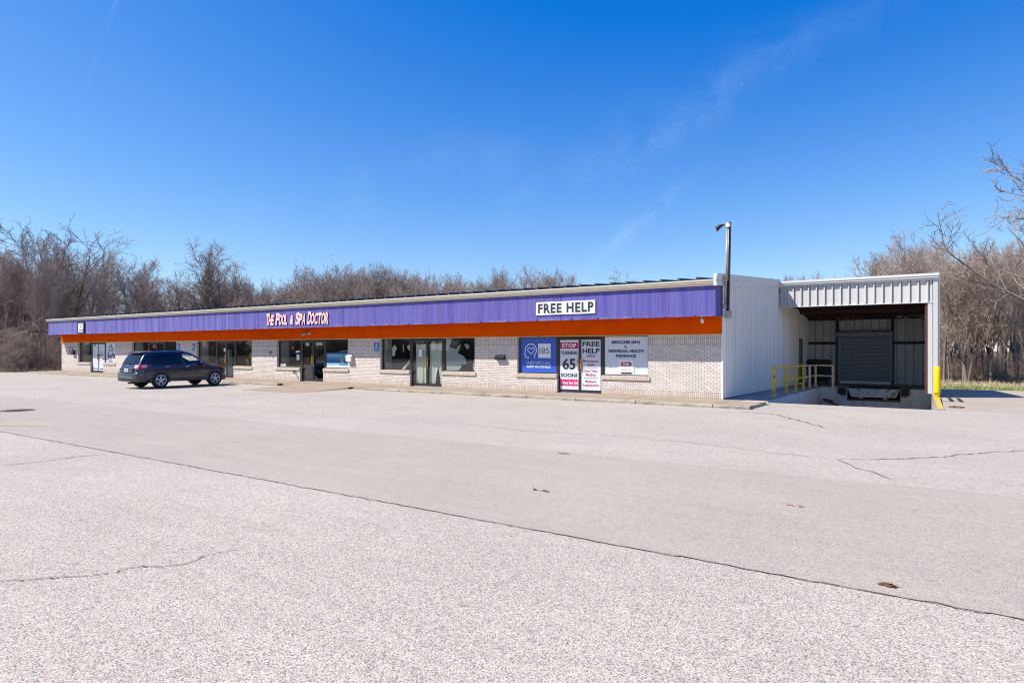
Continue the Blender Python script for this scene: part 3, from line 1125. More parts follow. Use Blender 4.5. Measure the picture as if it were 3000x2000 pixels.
WIN, DOOR = {}, {}
FILMS = {'A': ('film_blue', 'film_white', 'film_white', 'film_white'), 'F': (None, 'film_white', 'film_white', 'film_white')}
for k in order:
    a, b, c, d = SUITES[k]
    f = FILMS.get(k, (None,) * 4)
    w1_ = window(a + .01, b - .062, f[0])
    w2_ = window(c + .032, d - .01, f[3])
    sill(a, b - .07, w1_)
    sill(c + .07, d, w2_)
    WIN[k] = (w1_, w2_)
    MB().box(a - .02, a + .04, 21.54, 21.95, .7, 2.3).build('inner_jamb', 'off_white', bld)
    DOOR[k] = doors(b - .06, c + .03, f[1:3])

TY = GY + .008       # lettering on window films
TD = GY + .003       # lettering on door films
# --- right-hand shop graphics
wl, wr = WIN['A']
dl, dr = DOOR['A']


def arc(cx, cz, rx, rz, a0, a1, n=16):
    return [(cx + rx * math.cos(R(a0 + (a1 - a0) * i / n)), cz + rz * math.sin(R(a0 + (a1 - a0) * i / n))) for i in range(n + 1)]


hx0, hx1, hz0, hz1 = -13.344, -12.772, 1.407, 1.98
head = [(-12.86, 1.41), (-12.875, 1.50), (-12.83, 1.60)] + arc(-13.045, 1.715, .262, .255, -20, 178, 22) + \
       [(-13.305, 1.64), (-13.345, 1.565), (-13.305, 1.54), (-13.29, 1.45), (-13.25, 1.425), (-13.17, 1.435), (-13.13, 1.41)]
ribbon(head, .036, TY).build('emblem', 'ink_white', wl)
heart = []
for i in range(41):
    t = 2 * math.pi * i / 40
    heart.append((-13.035 + .0105 * 16 * math.sin(t) ** 3 * .95, 1.705 + .0105 * (13 * math.cos(t) - 5 * math.cos(2 * t) - 2 * math.cos(3 * t) - math.cos(4 * t)) * .85))
ribbon(heart[:-1], .03, TY, True).build('emblem_heart', 'ink_white', wl)
MB().box(-12.702, -12.137, TY, TY + .002, 1.419, 1.982).build('emblem_square', 'ink_white', wl)
lettering('IBS', -12.646, -12.187, 1.58, 1.816, TY - .002, 'ink_charcoal', wl)
lettering('INDIVIDUAL', -13.235, -12.124, 1.139, 1.279, TY, 'ink_white', wl, bold=-.012)
lettering('BENEFIT SOLUTIONS LLC', -13.235, -12.124, 1.022, 1.107, TY, 'ink_white', wl, bold=.025)

MB().box(-11.71, -10.925, TD - .001, TD + .002, 1.785, 2.024).build('banner_band', 'film_crimson', dl)
MB().box(-11.71, -10.925, TD - .001, TD + .002, .357, .599).build('banner_band', 'film_pink', dl)
lettering('STOP', -11.624, -11.007, 1.825, 1.98, TD - .003, 'ink_white', dl, bold=.035, spacing=1.1)
lettering('TURNING', -11.69, -10.95, 1.55, 1.691, TD, 'ink_black', dl, bold=.035)
lettering('65', -11.603, -11.041, .979, 1.409, TD, 'ink_charcoal', dl, bold=.03)
lettering('SOON?', -11.675, -10.96, .688, .834, TD, 'ink_black', dl, bold=.035)
lettering('Come See Us!', -11.685, -10.95, .416, .54, TD - .003, 'ink_white', dl, bold=.02)

lettering('FREE', -10.745, -10.03, 1.865, 2.053, TD, 'ink_black', dr, bold=.03)
lettering('HELP', -10.745, -10.03, 1.605, 1.793, TD, 'ink_black', dr, bold=.03)
lettering('WITH', -10.563, -10.221, 1.451, 1.55, TD, 'ink_black', dr, bold=.02)
lettering('Marketplace', -10.717, -10.075, 1.245, 1.363, TD, 'ink_red', dr, bold=.02)
lettering('Health', -10.555, -10.245, 1.129, 1.225, TD, 'ink_red', dr, bold=.02)
MB().box(-10.69, -10.11, TD, TD + .002, 1.058, 1.068).build('banner_rule', 'ink_charcoal', dr)
lettering('Short Term', -10.665, -10.125, .894, .996, TD, 'ink_red', dr, bold=.02)
lettering('Medical', -10.59, -10.205, .75, .849, TD, 'ink_red', dr, bold=.02)
MB().box(-10.69, -10.11, TD, TD + .002, .676, .686).build('banner_rule', 'ink_charcoal', dr)
lettering('Medicare', -10.62, -10.175, .497, .60, TD, 'ink_red', dr, bold=.02)
lettering('Supplements', -10.743, -10.065, .335, .457, TD, 'ink_red', dr, bold=.02)

lettering('MEDICARE (65+)', -9.544, -8.44, 1.930, 2.08, TY, 'ink_navy', wr, bold=.045)
lettering('&', -9.043, -8.939, 1.806, 1.911, TY, 'ink_navy', wr, bold=.02)
lettering('INDIVIDUAL HEALTH', -9.672, -8.309, 1.639, 1.75, TY, 'ink_navy', wr, bold=.045)
lettering('INSURANCE', -9.379, -8.596, 1.466, 1.577, TY, 'ink_navy', wr, bold=.045)
MB().box(-9.271, -8.661, GY - .004, GY + .006, .925, 1.388).build('poster', 'white_paint', wr)
pill = arc(-8.83, 1.22, .075, .075, -90, 90, 10) + arc(-9.10, 1.22, .075, .075, 90, 270, 10)
MB().prism_y(pill, GY - .008, GY - .005).build('poster_logo', 'logo_rust', wr)
lettering('hap', -9.09, -8.84, 1.155, 1.285, GY - .011, 'ink_white', wr, bold=.03)
lettering('Enroll in', -9.07, -8.85, 1.057, 1.092, GY - .006, 'logo_rust', wr)
lettering('Medicare here!', -9.16, -8.77, .985, 1.04, GY - .006, 'logo_rust', wr)
MB().box(-9.17, -8.767, GY - .002, GY + .008, .875, .917).build('mail_slot', 'ink_black', wr)

# --- left-hand shop: letter A emblem on the window and door cards
wl, wr = WIN['F']
dl, dr = DOOR['F']


def a_emblem(x0, x1, z0, z1, y, parent, mat='ink_black', w=.06):
    """the drawn, broken A: thick left stroke, thin right stroke, base line and a loose block"""
    W_, H_ = x1 - x0, z1 - z0
    P = lambda u, v: (x0 + u * W_, z0 + v * H_)
    def strip(pts): return ribbon([P(*q) for q in pts], w, y)
    m_ = MB()
    for pts in ([(.06, .10), (.50, .97)], [(.50, .97), (.78, .50)], [(.04, .09), (1.0, .15)]):
        r_ = strip(pts)
        m_._add(r_.v, [tuple(f) for f in r_.f])
    m_.prism_y([P(.06, -.05), P(.60, -.05), P(.60, .02), P(.06, .02)], y - .001, y + .001)
    m_.prism_y([P(.50, .55), P(.56, .60), P(.72, .36), P(.66, .33)], y - .001, y + .001)
    m_.prism_y([P(.64, .25), P(.76, .34), P(.84, .22), P(.72, .18)], y - .001, y + .001)
    m_.prism_y([P(.78, -.12), P(.94, -.08), P(.97, .10), P(.86, .12)], y - .001, y + .001)
    m_.prism_y([P(.02, .80), P(.18, .84), P(.20, .76), P(.10, .74)], y - .001, y + .001)
    return m_.build('emblem', mat, parent)


a_emblem(-48.17, -47.06, 1.21, 2.11, TY, wr, w=.09)
MB().box(-47.93, -47.40, TY, TY + .002, .884, .945).build('mail_slot', 'ink_black', wr)
scribble(-47.95, -47.5, 1.03, 1.08, TY, 'ink_charcoal', wr, 1, 1)
lettering('960', -50.12, -49.85, 1.97, 2.10, TD, 'ink_charcoal', dl, bold=.04)
m_ = MB()
m_.box(-49.38, -48.72, TD - .001, TD + .004, 1.325, 1.395)
m_.box(-49.22, -48.86, TD - .001, TD + .004, 1.50, 1.55)
m_.build('door_push_bar', 'ink_black', dr)
MB().box(-50.38, -49.58, TD - .001, TD + .004, .32, .375).build('kick_strip', 'ink_black', dl)
MB().box(-49.25, -48.75, TD - .001, TD + .004, .32, .375).build('kick_strip', 'ink_black', dr)

# --- pool shop windows: poster, hours, numbers
wl, wr = WIN['C']
dl, dr = DOOR['C']
m_ = MB()
ys = GY + .014
m_.box(-25.18, -23.53, ys, ys + .006, 1.25, 1.562, 0)
m_.box(-25.18, -23.53, ys, ys + .006, 1.07, 1.25, 1)
m_.box(-25.18, -23.53, ys, ys + .006, .955, 1.07, 0)
m_.box(-25.18, -23.53, ys, ys + .006, .84, .955, 2)
m_.build('window_poster', ['poster_cyan', 'poster_deep', 'poster_pale'], wr)
lettering('FOUNDERS DAY SALE', -25.15, -23.56, 1.377, 1.491, ys - .003, 'poster_pale', wr)
lettering('POOL SAVINGS', -25.12, -24.236, .965, 1.05, ys - .003, 'ink_white', wr, bold=.02)
m_ = MB()
for i in range(4):
    m_.box(-24.14 + i * .06, -24.11 + i * .06, ys - .003, ys - .001, 1.06, 1.31)
m_.build('poster_stripes', 'orange_sand', wr)
lettering('960', -26.80, -26.50, 1.93, 2.09, GY + .016, 'ink_white', dl, bold=.03)
lettering('SUITE-B', -25.96, -25.50, 1.95, 2.09, GY + .016, 'ink_white', dr, bold=.03)
m_ = MB()
m_.hexa([(-27.585, GY + .012, 1.565), (-27.277, GY + .012, 1.60), (-27.277, GY + .02, 1.60), (-27.585, GY + .02, 1.565),
         (-27.585, GY + .012, 1.665), (-27.277, GY + .012, 1.70), (-27.277, GY + .02, 1.70), (-27.585, GY + .02, 1.665)])
m_.box(-27.51, -27.29, GY + .012, GY + .02, 1.19, 1.485)
m_.build('posted_notice', 'ink_white', wl)
MB().box(-28.86, -28.42, GY + .012, GY + .02, .84, .97).build('window_card', 'ink_white', wl)
scribble(-28.82, -28.46, .85, .96, GY + .009, 'ink_black', wl, 2, 2)
m_ = MB()
m_.lathe([(.10, 0), (.10, .02)], (-27.95, GY + .11, 1.83), 'y', 20)
m_.build('open_sign', 'film_crimson', wl)
lettering('0', -28.0, -27.90, 1.77, 1.89, GY + .10, 'ink_white', wl)


# ------------------------------------------------------------------ things inside the shop fronts
def slab_thing(name, label, cat, poly, y, mat, th=.006, group=None):
    return tag(MB().prism_y(poly, y, y + th).build(name, mat), label, cat, group)


# paper hung behind the glass of the empty shop
PB = SUITES['B']
slab_thing('torn_paper', 'small torn paper scrap stuck high on the left window of the papered empty shop', 'paper',
           [(-20.66, 1.45), (-20.52, 1.42), (-20.45, 1.70), (-20.36, 1.80), (-20.53, 1.98), (-20.68, 1.80)], GY + .05, 'paper_cream')
slab_thing('torn_paper', 'thin torn paper strip hanging in the left window of the papered empty shop', 'paper',
           [(-19.98, 1.62), (-19.93, 1.64), (-19.95, 1.98), (-20.0, 1.98)], GY + .05, 'paper_cream')
slab_thing('torn_paper', 'torn paper flap beside the door edge in the left window of the papered empty shop', 'paper',
           [(-19.52, 1.40), (-19.47, 1.36), (-19.46, 1.98), (-19.62, 1.97), (-19.74, 1.88), (-19.66, 1.74), (-19.55, 1.70)], GY + .05, 'paper_cream')
slab_thing('paper_roll', 'pale cream roll of paper leaning low in the left window of the papered empty shop', 'paper',
           [(-20.10, .83), (-19.92, .83), (-19.46, 1.25), (-19.46, 1.42)], GY + .07, 'paper_cream', .05)
rq = random.Random(4)


def torn_sheet(label, x0, x1, z0, z1, y, mat='paper_cream', cut=None):
    m_ = MB()
    n = 26
    o = len(m_.v)
    for i in range(n + 1):
        u = i / n
        xx = x0 + (x1 - x0) * u
        fold = .022 * math.sin(u * 19) + .012 * math.sin(u * 47)
        top = z1 - abs(rq.gauss(0, .025))
        bot = z0 + (cut(u) if cut else 0)
        for j in range(7):
            v = j / 6
            m_.v.append((xx, y + fold * (1 - v * .8) + .03 * (1 - v) * math.sin(u * 9 + v * 4), bot + (top - bot) * v))
    for i in range(n):
        for j in range(6):
            a = o + i * 7 + j
            m_.f.append((a, a + 7, a + 8, a + 1)); m_.mi.append(0)
    return tag(m_.build('paper_sheet', mat, smooth=True), label, 'paper')


torn_sheet('creased cream paper covering the left door of the papered empty shop', -19.22, -18.58, .22, 2.0, GY + .10)
torn_sheet('crumpled cream paper with a tall gap, covering the right door of the papered empty shop', -18.42, -17.72, .22, 2.02, GY + .10,
           cut=lambda u: .75 - 4 * abs(u - .7) if .52 < u < .86 else 0)
slab_thing('torn_paper', 'large torn grey paper sheet covering the right window of the papered empty shop', 'paper',
           [(-17.44, .84), (-16.72, .84), (-16.58, 1.02), (-16.60, 1.10), (-16.32, 1.11), (-16.36, 1.36), (-16.50, 1.48), (-16.80, 1.60), (-16.72, 1.72),
            (-16.60, 1.98), (-16.78, 1.90), (-16.86, 1.76), (-17.25, 1.86), (-17.10, 2.12), (-17.10, 2.22), (-17.44, 2.22)], GY + .05, 'paper_grey')
slab_thing('torn_paper', 'round white paper scrap high in the right window of the papered empty shop', 'paper',
           [(-16.30, 1.76), (-16.18, 1.80), (-16.16, 1.92), (-16.32, 2.0), (-16.44, 1.97), (-16.34, 1.86)], GY + .05, 'paper_grey')
slab_thing('torn_paper', 'narrow paper remnant at the far right edge of the papered empty shop window', 'paper',
           [(-15.92, .84), (-15.82, .84), (-15.82, 1.5), (-15.90, 1.3), (-15.98, 1.1)], GY + .05, 'paper_cream')
lm = MB().box(-18.98, -18.80, GY + .012, GY + .02, 1.42, 1.75).build('posted_notice', 'ink_white', DOOR['B'][0])
lm2 = MB().box(-34.08, -33.80, GY + .012, GY + .02, 1.62, 1.82).build('posted_notice', 'off_white', DOOR['D'][0])
# boards and stand in the vacant shop left of the pool shop
slab_thing('cardboard_sheet', 'slanted brown cardboard sheet leaning in the vacant shop window beside the parked car', 'cardboard',
           [(-32.05, 1.46), (-31.27, 1.76), (-31.27, .95), (-31.9, 1.28)], GY + .25, 'cardboard', .02)
slab_thing('cardboard_sheet', 'small upright tan cardboard piece standing low in the vacant shop window beside the parked car', 'cardboard',
           [(-32.28, 1.16), (-32.05, 1.22), (-31.85, .84), (-32.15, .82)], GY + .2, 'cardboard', .02)
st = thing('display_stand', 'white metal display stand inside the vacant shop window above the car bonnet', 'stand', (-35.6, 22.6, ZW))
MB().box(-35.75, -35.35, 22.5, 22.7, ZW, 1.75).build('panel', 'off_white', st)
MB().box(-36.3, -35.76, 22.55, 22.62, 1.1, 1.16).build('arm', 'off_white', st)
tag(MB().box(-41.98, -41.654, GY + .002, GY + .006, 1.822, 2.057).build('red_window_sign', 'film_crimson'), 'small red and white sign on the door glass above the parked car', 'sign')

# ------------------------------------------------------------------ signs and fittings on the building
s = thing('banner_sign', 'white board sign reading FREE HELP in dark capitals on the purple fascia', 'sign', (-10.95, FY - .01, 3.04))
m_ = MB().hexa([(-12.18, FY - .035, 3.045), (-9.72, FY - .035, 3.045), (-9.72, FY - .004, 3.045), (-12.18, FY - .004, 3.045),
                (-12.18, FY - .035, 3.53), (-9.72, FY - .035, 3.525), (-9.72, FY - .004, 3.525), (-12.18, FY - .004, 3.53)])
m_.build('board', 'white_paint', s)
lettering('FREE HELP', -12.09, -9.78, 3.105, 3.467, FY - .038, 'ink_charcoal', s, bold=.04, spacing=1.14)
m_ = MB()
for bx in (-12.12, -11.3, -10.6, -9.78):
    for bz in (3.07, 3.50):
        m_.lathe([(.010, 0), (.010, -.004)], (bx, FY - .035, bz), 'y', 8)
m_.build('screw', 'galvanised', s)

s = thing('channel_letter_sign', 'faded pink raised slanted letters with dark sides on the purple fascia', 'sign', (-26.2, FY - .05, 2.98))
LY = FY - .04


def letters(txt, x0, x1, z0, z1, sh=.12):
    """each letter its own raised piece"""
    widths = {'I': .5, 'L': .85, 'E': .9, 'T': .95, '&': 1.2}
    ws = [widths.get(ch, 1.0) for ch in txt]
    tot = sum(ws)
    lean = (z1 - z0) * .16
    x = x0
    span = (x1 - x0) - lean
    for ch, w_ in zip(txt, ws):
        xw = span * w_ / tot
        vs, fs = text_mesh(ch, .045)
        ax = [v[0] for v in vs]; az = [v[1] for v in vs]
        sx = (xw * .97) / (max(ax) - min(ax)); sz = (z1 - z0) / (max(az) - min(az))
        pts = []
        for a_, b_ in vs:
            zz = (b_ - min(az)) * sz
            pts.append((x + (a_ - min(ax)) * sx + zz * .16, LY, z0 + zz))
        m = MB()
        m._add(pts, fs, 0)
        cnt = {}
        for f in fs:
            for i in range(len(f)):
                e = (f[i], f[(i + 1) % len(f)])
                cnt.setdefault((min(e), max(e)), []).append(e)
        o = len(m.v)
        m.v.extend([(p[0], FY - .003, p[2]) for p in pts])
        for es in cnt.values():
            if len(es) == 1:
                a_, b_ = es[0]
                m.f.append((b_, a_, a_ + o, b_ + o)); m.mi.append(1)
        m.build('letter', ['letter_pink', 'letter_side'], s)
        x += xw


letters('T', -28.66, -28.30, 2.995, 3.62)
letters('HE', -28.44, -27.92, 2.99, 3.535)
letters('P', -27.86, -27.44, 2.99, 3.617)
letters('OOL', -27.60, -26.83, 2.985, 3.54)
letters('&', -26.72, -26.35, 2.99, 3.486)
letters('S', -26.28, -25.89, 2.977, 3.614)
letters('PA', -26.01, -25.43, 2.975, 3.53)
letters('D', -25.37, -24.99, 2.977, 3.62)
letters('OCTOR', -25.13, -23.73, 2.974, 3.543)

s = thing('framed_sign', 'dark framed white sign with a drawn letter A at the left end of the fascia', 'sign', (-49.6, FY - .05, 2.87))
m_ = MB()
x0, x1, z0, z1 = -50.08, -49.09, 2.88, 3.66
for a in ((x0, x1, z0, z0 + .07), (x0, x1, z1 - .05, z1), (x0, x0 + .05, z0 + .07, z1 - .05), (x1 - .09, x1, z0 + .07, z1 - .05)):
    m_.box(a[0], a[1], FY - .10, FY - .004, a[2], a[3])
m_.build('frame', 'ink_charcoal', s)
MB().box(x0 + .05, x1 - .09, FY - .07, FY - .02, z0 + .07, z1 - .05).build('board', 'white_paint', s)
a_emblem(-49.85, -49.22, 3.03, 3.55, FY - .072, s, w=.05)


def access_sign(x0, x1, z0, z1, label):
    s = thing('accessible_parking_sign', label, 'sign', ((x0 + x1) / 2, WY - .01, z0), group='blue accessible parking signs')
    MB().box(x0, x1, WY - .014, WY - .002, z0, z1).build('plate', 'sign_blue', s)
    cx, h, w = (x0 + x1) / 2, z1 - z0, x1 - x0
    y = WY - .017
    m_ = MB()
    m_.prism_y(arc(cx - w * .08, z1 - h * .16, w * .085, w * .085, 0, 345, 10), y, y + .002)
    for pts, ww in (([(cx - w * .08, z1 - h * .22), (cx - w * .06, z1 - h * .42), (cx + w * .14, z1 - h * .42), (cx + w * .24, z1 - h * .56)], w * .10),
                    (arc(cx - w * .02, z1 - h * .48, w * .22, w * .22, 110, 330, 14), w * .08),
                    ([(cx - w * .06, z1 - h * .32), (cx + w * .14, z1 - h * .32)], w * .07)):
        r_ = ribbon(pts, ww, y)
        m_._add(r_.v, r_.f)
    m_.build('symbol', 'ink_white', s)
    lettering('PARKING', x0 + w * .10, x1 - w * .10, z0 + h * .12, z0 + h * .24, y, 'ink_white', s, bold=.02)


access_sign(-38.864, -38.513, 1.675, 2.11, 'blue accessible parking sign just right of the window behind the car roof')
access_sign(-37.161, -36.845, 1.675, 2.10, 'blue accessible parking sign nearest the vacant shop, above the car windscreen')
access_sign(-21.645, -21.33, 1.65, 2.075, 'blue accessible parking sign left of the papered empty shop windows')

s = thing('number_plaque', 'small dark red plaque with a white number near the left end of the brick wall', 'sign', (-53.5, WY, 1.51))
MB().box(-53.80, -53.23, WY - .02, WY - .002, 1.515, 1.872).build('plate', 'film_crimson', s)
lettering('960', -53.72, -53.31, 1.69, 1.84, WY - .023, 'ink_white', s, bold=.03)
scribble(-53.72, -53.31, 1.54, 1.66, WY - .023, 'ink_white', s, 1, 4)


def mailbox(x0, x1, z0, z1, mat, label, d=.16, lip='ink_black'):
    s = thing('mailbox', label, 'mailbox', ((x0 + x1) / 2, WY, z0))
    m_ = MB()
    m_.prism_x([(WY - .002, z0), (WY - .002, z1), (WY - d * .55, z1 - .02), (WY - d, z0 + (z1 - z0) * .62), (WY - d, z0)], x0, x1)
    m_.build('box', mat, s, bevel=.006)
    m_ = MB()
    m_.prism_x([(WY - .01, z1 + .012), (WY - d * .58, z1 - .008), (WY - d - .015, z0 + (z1 - z0) * .60), (WY - d - .015, z0 + (z1 - z0) * .52),
                (WY - d - .004, z0 + (z1 - z0) * .55), (WY - d - .004, z0 + (z1 - z0) * .62), (WY - d * .56, z1 - .018), (WY - .01, z1 + .002)], x0 - .01, x1 + .01)
    m_.build('lid', lip, s)
    return s


mailbox(-53.17, -52.76, 1.37, 1.64, 'black_plastic', 'black wall mailbox beside the red number plaque', .18)
mailbox(-23.43, -23.08, 1.17, 1.48, 'off_white', 'pale grey wall mailbox between the pool poster and the empty shop', .17, 'off_white')
mailbox(-14.62, -14.17, 1.33, 1.50, 'black_plastic', 'wide black wall mailbox left of the blue window graphic', .14)

s = thing('flood_light', 'grey flood light on the orange band below the raised pink letters', 'light fixture', (-26.3, WY - .1, 2.5))
MB().box(-26.30, -26.18, WY - .11, WY - .031, 2.50, 2.64).build('housing', 'off_white', s, bevel=.01)
MB().tube([(-26.26, WY - .12, 2.60), (-26.36, WY - .24, 2.55), (-26.46, WY - .34, 2.52)], [.05, .065, .10], 12).build('lamp_head', 'galvanised', s, True)
s = thing('security_sensor', 'small white sensor hanging under the right end of the fascia', 'sensor', (-5.95, 20.7, 2.6))
MB().tube([(-6.0, 20.6, 2.92), (-6.0, 20.6, 2.80)], .022, 8).build('bracket', 'white_paint', s)
MB().tube([(-6.0, 20.6, 2.80), (-5.99, 20.57, 2.74), (-5.95, 20.52, 2.64)], [.025, .048, .052], 10).build('housing', 'white_paint', s, True)
s = thing('hose_tap', 'small dark outdoor tap on the brick wall left of the pool shop', 'tap', (-29.44, WY, 1.5))
MB().tube([(-29.44, WY, 1.58), (-29.44, WY - .10, 1.58), (-29.40, WY - .13, 1.50)], .028, 8).build('spout', 'dark_steel', s)
MB().box(-29.55, -29.36, WY - .08, WY - .06, 1.59, 1.63).build('valve_wheel', 'dark_steel', s)
s = thing('hose_tap', 'dark outdoor tap under the window sill beside the pool shop doors', 'tap', (-27.38, WY, .5))
MB().tube([(-27.42, WY, .60), (-27.42, WY - .12, .60), (-27.36, WY - .15, .49)], .035, 8).build('spout', 'dark_steel', s)
MB().box(-27.58, -27.40, WY - .10, WY - .08, .61, .65).build('valve_wheel', 'dark_steel', s)

# tall lamp mast at the corner
s = thing('lamp_mast', 'tall grey steel lamp mast with two flood lights at the building corner', 'lamp mast', (XR + .1, 21.05, 2.78))
m_ = MB()
m_.hexa([(XR + .135, 21.04, 2.80), (XR + .235, 21.04, 2.80), (XR + .235, 21.16, 2.80), (XR + .135, 21.16, 2.80),
         (XR + .18, 21.14, 5.95), (XR + .27, 21.14, 5.95), (XR + .27, 21.25, 5.95), (XR + .18, 21.25, 5.95)])
m_.build('mast', 'dark_steel', s)
m_ = MB()
m_.tube([(XR + .14, 20.98, 3.25), (XR + .165, 21.02, 4.6), (XR + .185, 21.08, 5.75)], .034, 10)
m_.tube([(XR + .21, 21.0, 4.0), (XR + .23, 21.07, 5.75)], .02, 8)
m_.build('conduit', 'galvanised', s, True)
m_ = MB()
m_.box(XR + .085, XR + .18, 20.93, 21.01, 3.10, 3.25)
m_.box(XR + .10, XR + .30, 20.99, 21.21, 2.78, 3.02)
m_.build('junction_box', 'galvanised', s)
m_ = MB()
m_.lathe([(.07, .0), (.085, -.03), (.085, -.07), (.075, -.08)], (XR + .21, 21.10, 5.83), 'y', 20)
m_.build('lamp_head', 'galvanised', s, True)
MB().lathe([(.068, -.081), (.068, -.086)], (XR + .21, 21.10, 5.83), 'y', 20).build('lens', 'gutter_cream', s)
m_ = MB()
m_.tube([(XR + .16, 21.06, 5.86), (XR + .04, 21.02, 5.84)], .025, 8)
m_.tube([(XR + .05, 21.02, 5.845), (XR - .01, 21.0, 5.82), (XR - .06, 20.98, 5.785), (XR - .15, 20.94, 5.71)], [.04, .05, .07, .088], 14)
m_.build('lamp_head', 'dark_steel', s, True)
MB().tube([(XR - .149, 20.9405, 5.711), (XR - .156, 20.937, 5.705)], .075, 14).build('lens', 'off_white', s)

# ------------------------------------------------------------------ loading dock
CY, DY, BY = 30.85, 35.1, 39.95       # canopy front, dock face, back wall
DX = .43
dock = thing('loading_dock', 'open loading dock shelter with white ribbed metal front and dark roller door', 'loading dock', (-2.5, 35, 0))
m_ = MB()
corrugated(m_, (XR + .1, CY), (.43, CY), lambda s: 3.70, lambda s: 4.60, (0, -1), .318, .06)
m_.build('front_fascia', 'fascia_white_metal', dock)
m_ = MB()
m_.box(XR + .04, .44, CY - .055, CY + .02, 3.665, 3.70)
m_.build('fascia_bottom_trim', 'gutter_white', dock)
m_ = MB()
m_.box(.45, .61, CY - .06, CY + .03, -.05, 4.62)
m_.box(.27, .43, CY - .03, CY + .10, -.06, 3.665)
m_.build('corner_post', 'fascia_white_metal', dock)
MB().box(.17, .268, CY + .02, CY + .25, -.10, 3.665).build('steel_column', 'primer_red', dock)
gp2 = [(CY, 4.60), (CY - .06, 4.605), (CY - .065, 4.645), (CY - .12, 4.66), (CY - .17, 4.69), (CY - .17, 4.76), (CY - .20, 4.765), (CY - .20, 4.86), (CY - .17, 4.86), (CY, 4.82)]
MB().prism_x(gp2, XR + .0, .66).build('gutter', 'gutter_white', dock)
m_ = MB()
zc = lambda y: 4.80 - .1 * (y - CY)
m_.hexa([(XR, CY, zc(CY) - .06), (.64, CY, zc(CY) - .06), (.64, 40.3, zc(40.3) - .06), (XR, 40.3, zc(40.3) - .06),
         (XR, CY, zc(CY)), (.64, CY, zc(CY)), (.64, 40.3, zc(40.3)), (XR, 40.3, zc(40.3))])
m_.build('roof', 'roof_slate', dock)
m_ = MB()
cl = lambda y: 4.38 - .1 * (y - 31)
m_.hexa([(XR + .04, CY + .03, cl(CY)), (.42, CY + .03, cl(CY)), (.42, BY, cl(BY)), (XR + .04, BY, cl(BY)),
         (XR + .04, CY + .03, cl(CY) + .04), (.42, CY + .03, cl(CY) + .04), (.42, BY, cl(BY) + .04), (XR + .04, BY, cl(BY) + .04)])
m_.build('ceiling', 'primer_red', dock)
m_ = MB()
for y in (32.6, 34.6, 36.8):
    m_.box(XR + .06, .42, y - .04, y + .04, cl(y) - .17, cl(y) - .002)
m_.build('ceiling_beams', 'primer_red', dock)
# side wall on the right, back wall, steelwork
m_ = MB()
corrugated(m_, (.63, CY + .1), (.63, BY + .3), lambda s: -.20 - .02 * s, lambda s: 4.74 - .1 * s, (1, 0))
m_.box(.44, .60, CY + .12, BY, -.15, 3.5)
m_.build('right_wall', 'wall_white_metal', dock)
m_ = MB()
# back wall panels leave the door opening free
corrugated(m_, (XR + .04, BY), (-3.92, BY), lambda s: -.16, lambda s: 3.6, (0, -1), .47, .03)
corrugated(m_, (-3.90, BY), (-1.26, BY), lambda s: 2.5, lambda s: 3.6, (0, -1), .30, .03)
corrugated(m_, (-1.24, BY), (.42, BY), lambda s: -.16, lambda s: 3.6, (0, -1), .40, .03)
m_.build('back_wall', 'dock_back_metal', dock)
m_ = MB()
m_.box(-3.99, -3.84, BY - .20, BY - .04, -.15, 3.5)
m_.box(-1.32, -1.17, BY - .20, BY - .04, -.15, 3.5)
m_.box(XR + .05, -3.99, BY - .14, BY - .04, 2.03, 2.18)
m_.box(-1.17, .42, BY - .14, BY - .04, 2.03, 2.18)
m_.box(XR + .05, .42, BY - .22, BY - .05, 3.40, 3.60)
m_.build('steel_frame', 'ink_black', dock)
# roller door: curtain > hood, guides, bottom bar
m_ = MB()
z = -.05
yd = BY - .10
prof = []
while z < 2.42:
    prof += [(yd, z), (yd - .022, z + .02), (yd - .022, z + .05), (yd, z + .07)]
    z += .076
o = 0
for (y, z) in prof:
    m_.v.append((-3.80, y, z)); m_.v.append((-1.36, y, z))
for i in range(len(prof) - 1):
    m_.f.append((2 * i, 2 * i + 1, 2 * i + 3, 2 * i + 2)); m_.mi.append(0)
rd = m_.build('roller_door', 'roller_steel', dock)
MB().box(-3.80, -1.36, yd - .06, yd, -.145, -.02).build('bottom_bar', 'roller_bar', rd)
m_ = MB()
m_.box(-3.84, -3.80, yd - .08, yd + .02, -.15, 2.44); m_.box(-3.90, -3.84, yd - .112, yd - .105, -.15, 2.44)
m_.box(-1.36, -1.32, yd - .08, yd + .02, -.15, 2.44); m_.box(-1.32, -1.26, yd - .112, yd - .105, -.15, 2.44)
m_.build('door_guide', 'roller_steel', rd)
m_ = MB()
hood = [(BY - .12, 2.42), (BY - .48, 2.42), (BY - .56, 2.50), (BY - .56, 2.66), (BY - .46, 2.76), (BY - .12, 2.80)]
m_.prism_x(hood, -3.93, -1.23)
m_.build('hood', 'roller_steel', rd)
scribble(-2.95, -2.40, 2.59, 2.65, BY - .563, 'galvanised', rd, 1, 3)
# man door in the side wall
md_ = MB().box(XR - .05, XR - .012, 36.9, 37.7, -.10, 2.28).build('side_door', 'dock_back_metal', dock)
m_ = MB()
m_.box(XR - .02, XR + .05, 36.85, 36.91, -.1, 2.34); m_.box(XR - .02, XR + .05, 37.69, 37.75, -.1, 2.34); m_.box(XR - .02, XR + .05, 36.91, 37.69, 2.28, 2.34)
m_.build('frame', 'bronze_frame', md_)
MB().lathe([(.03, 0), (.03, .05), (.045, .06), (.04, .09)], (XR - .012, 37.6, .95), 'x', 12).build('handle', 'chrome', md_)
MB().tube([(XR + .06, 39.6, -.1), (XR + .06, 39.6, 2.35)], .03, 8).build('downpipe', 'off_white', dock)
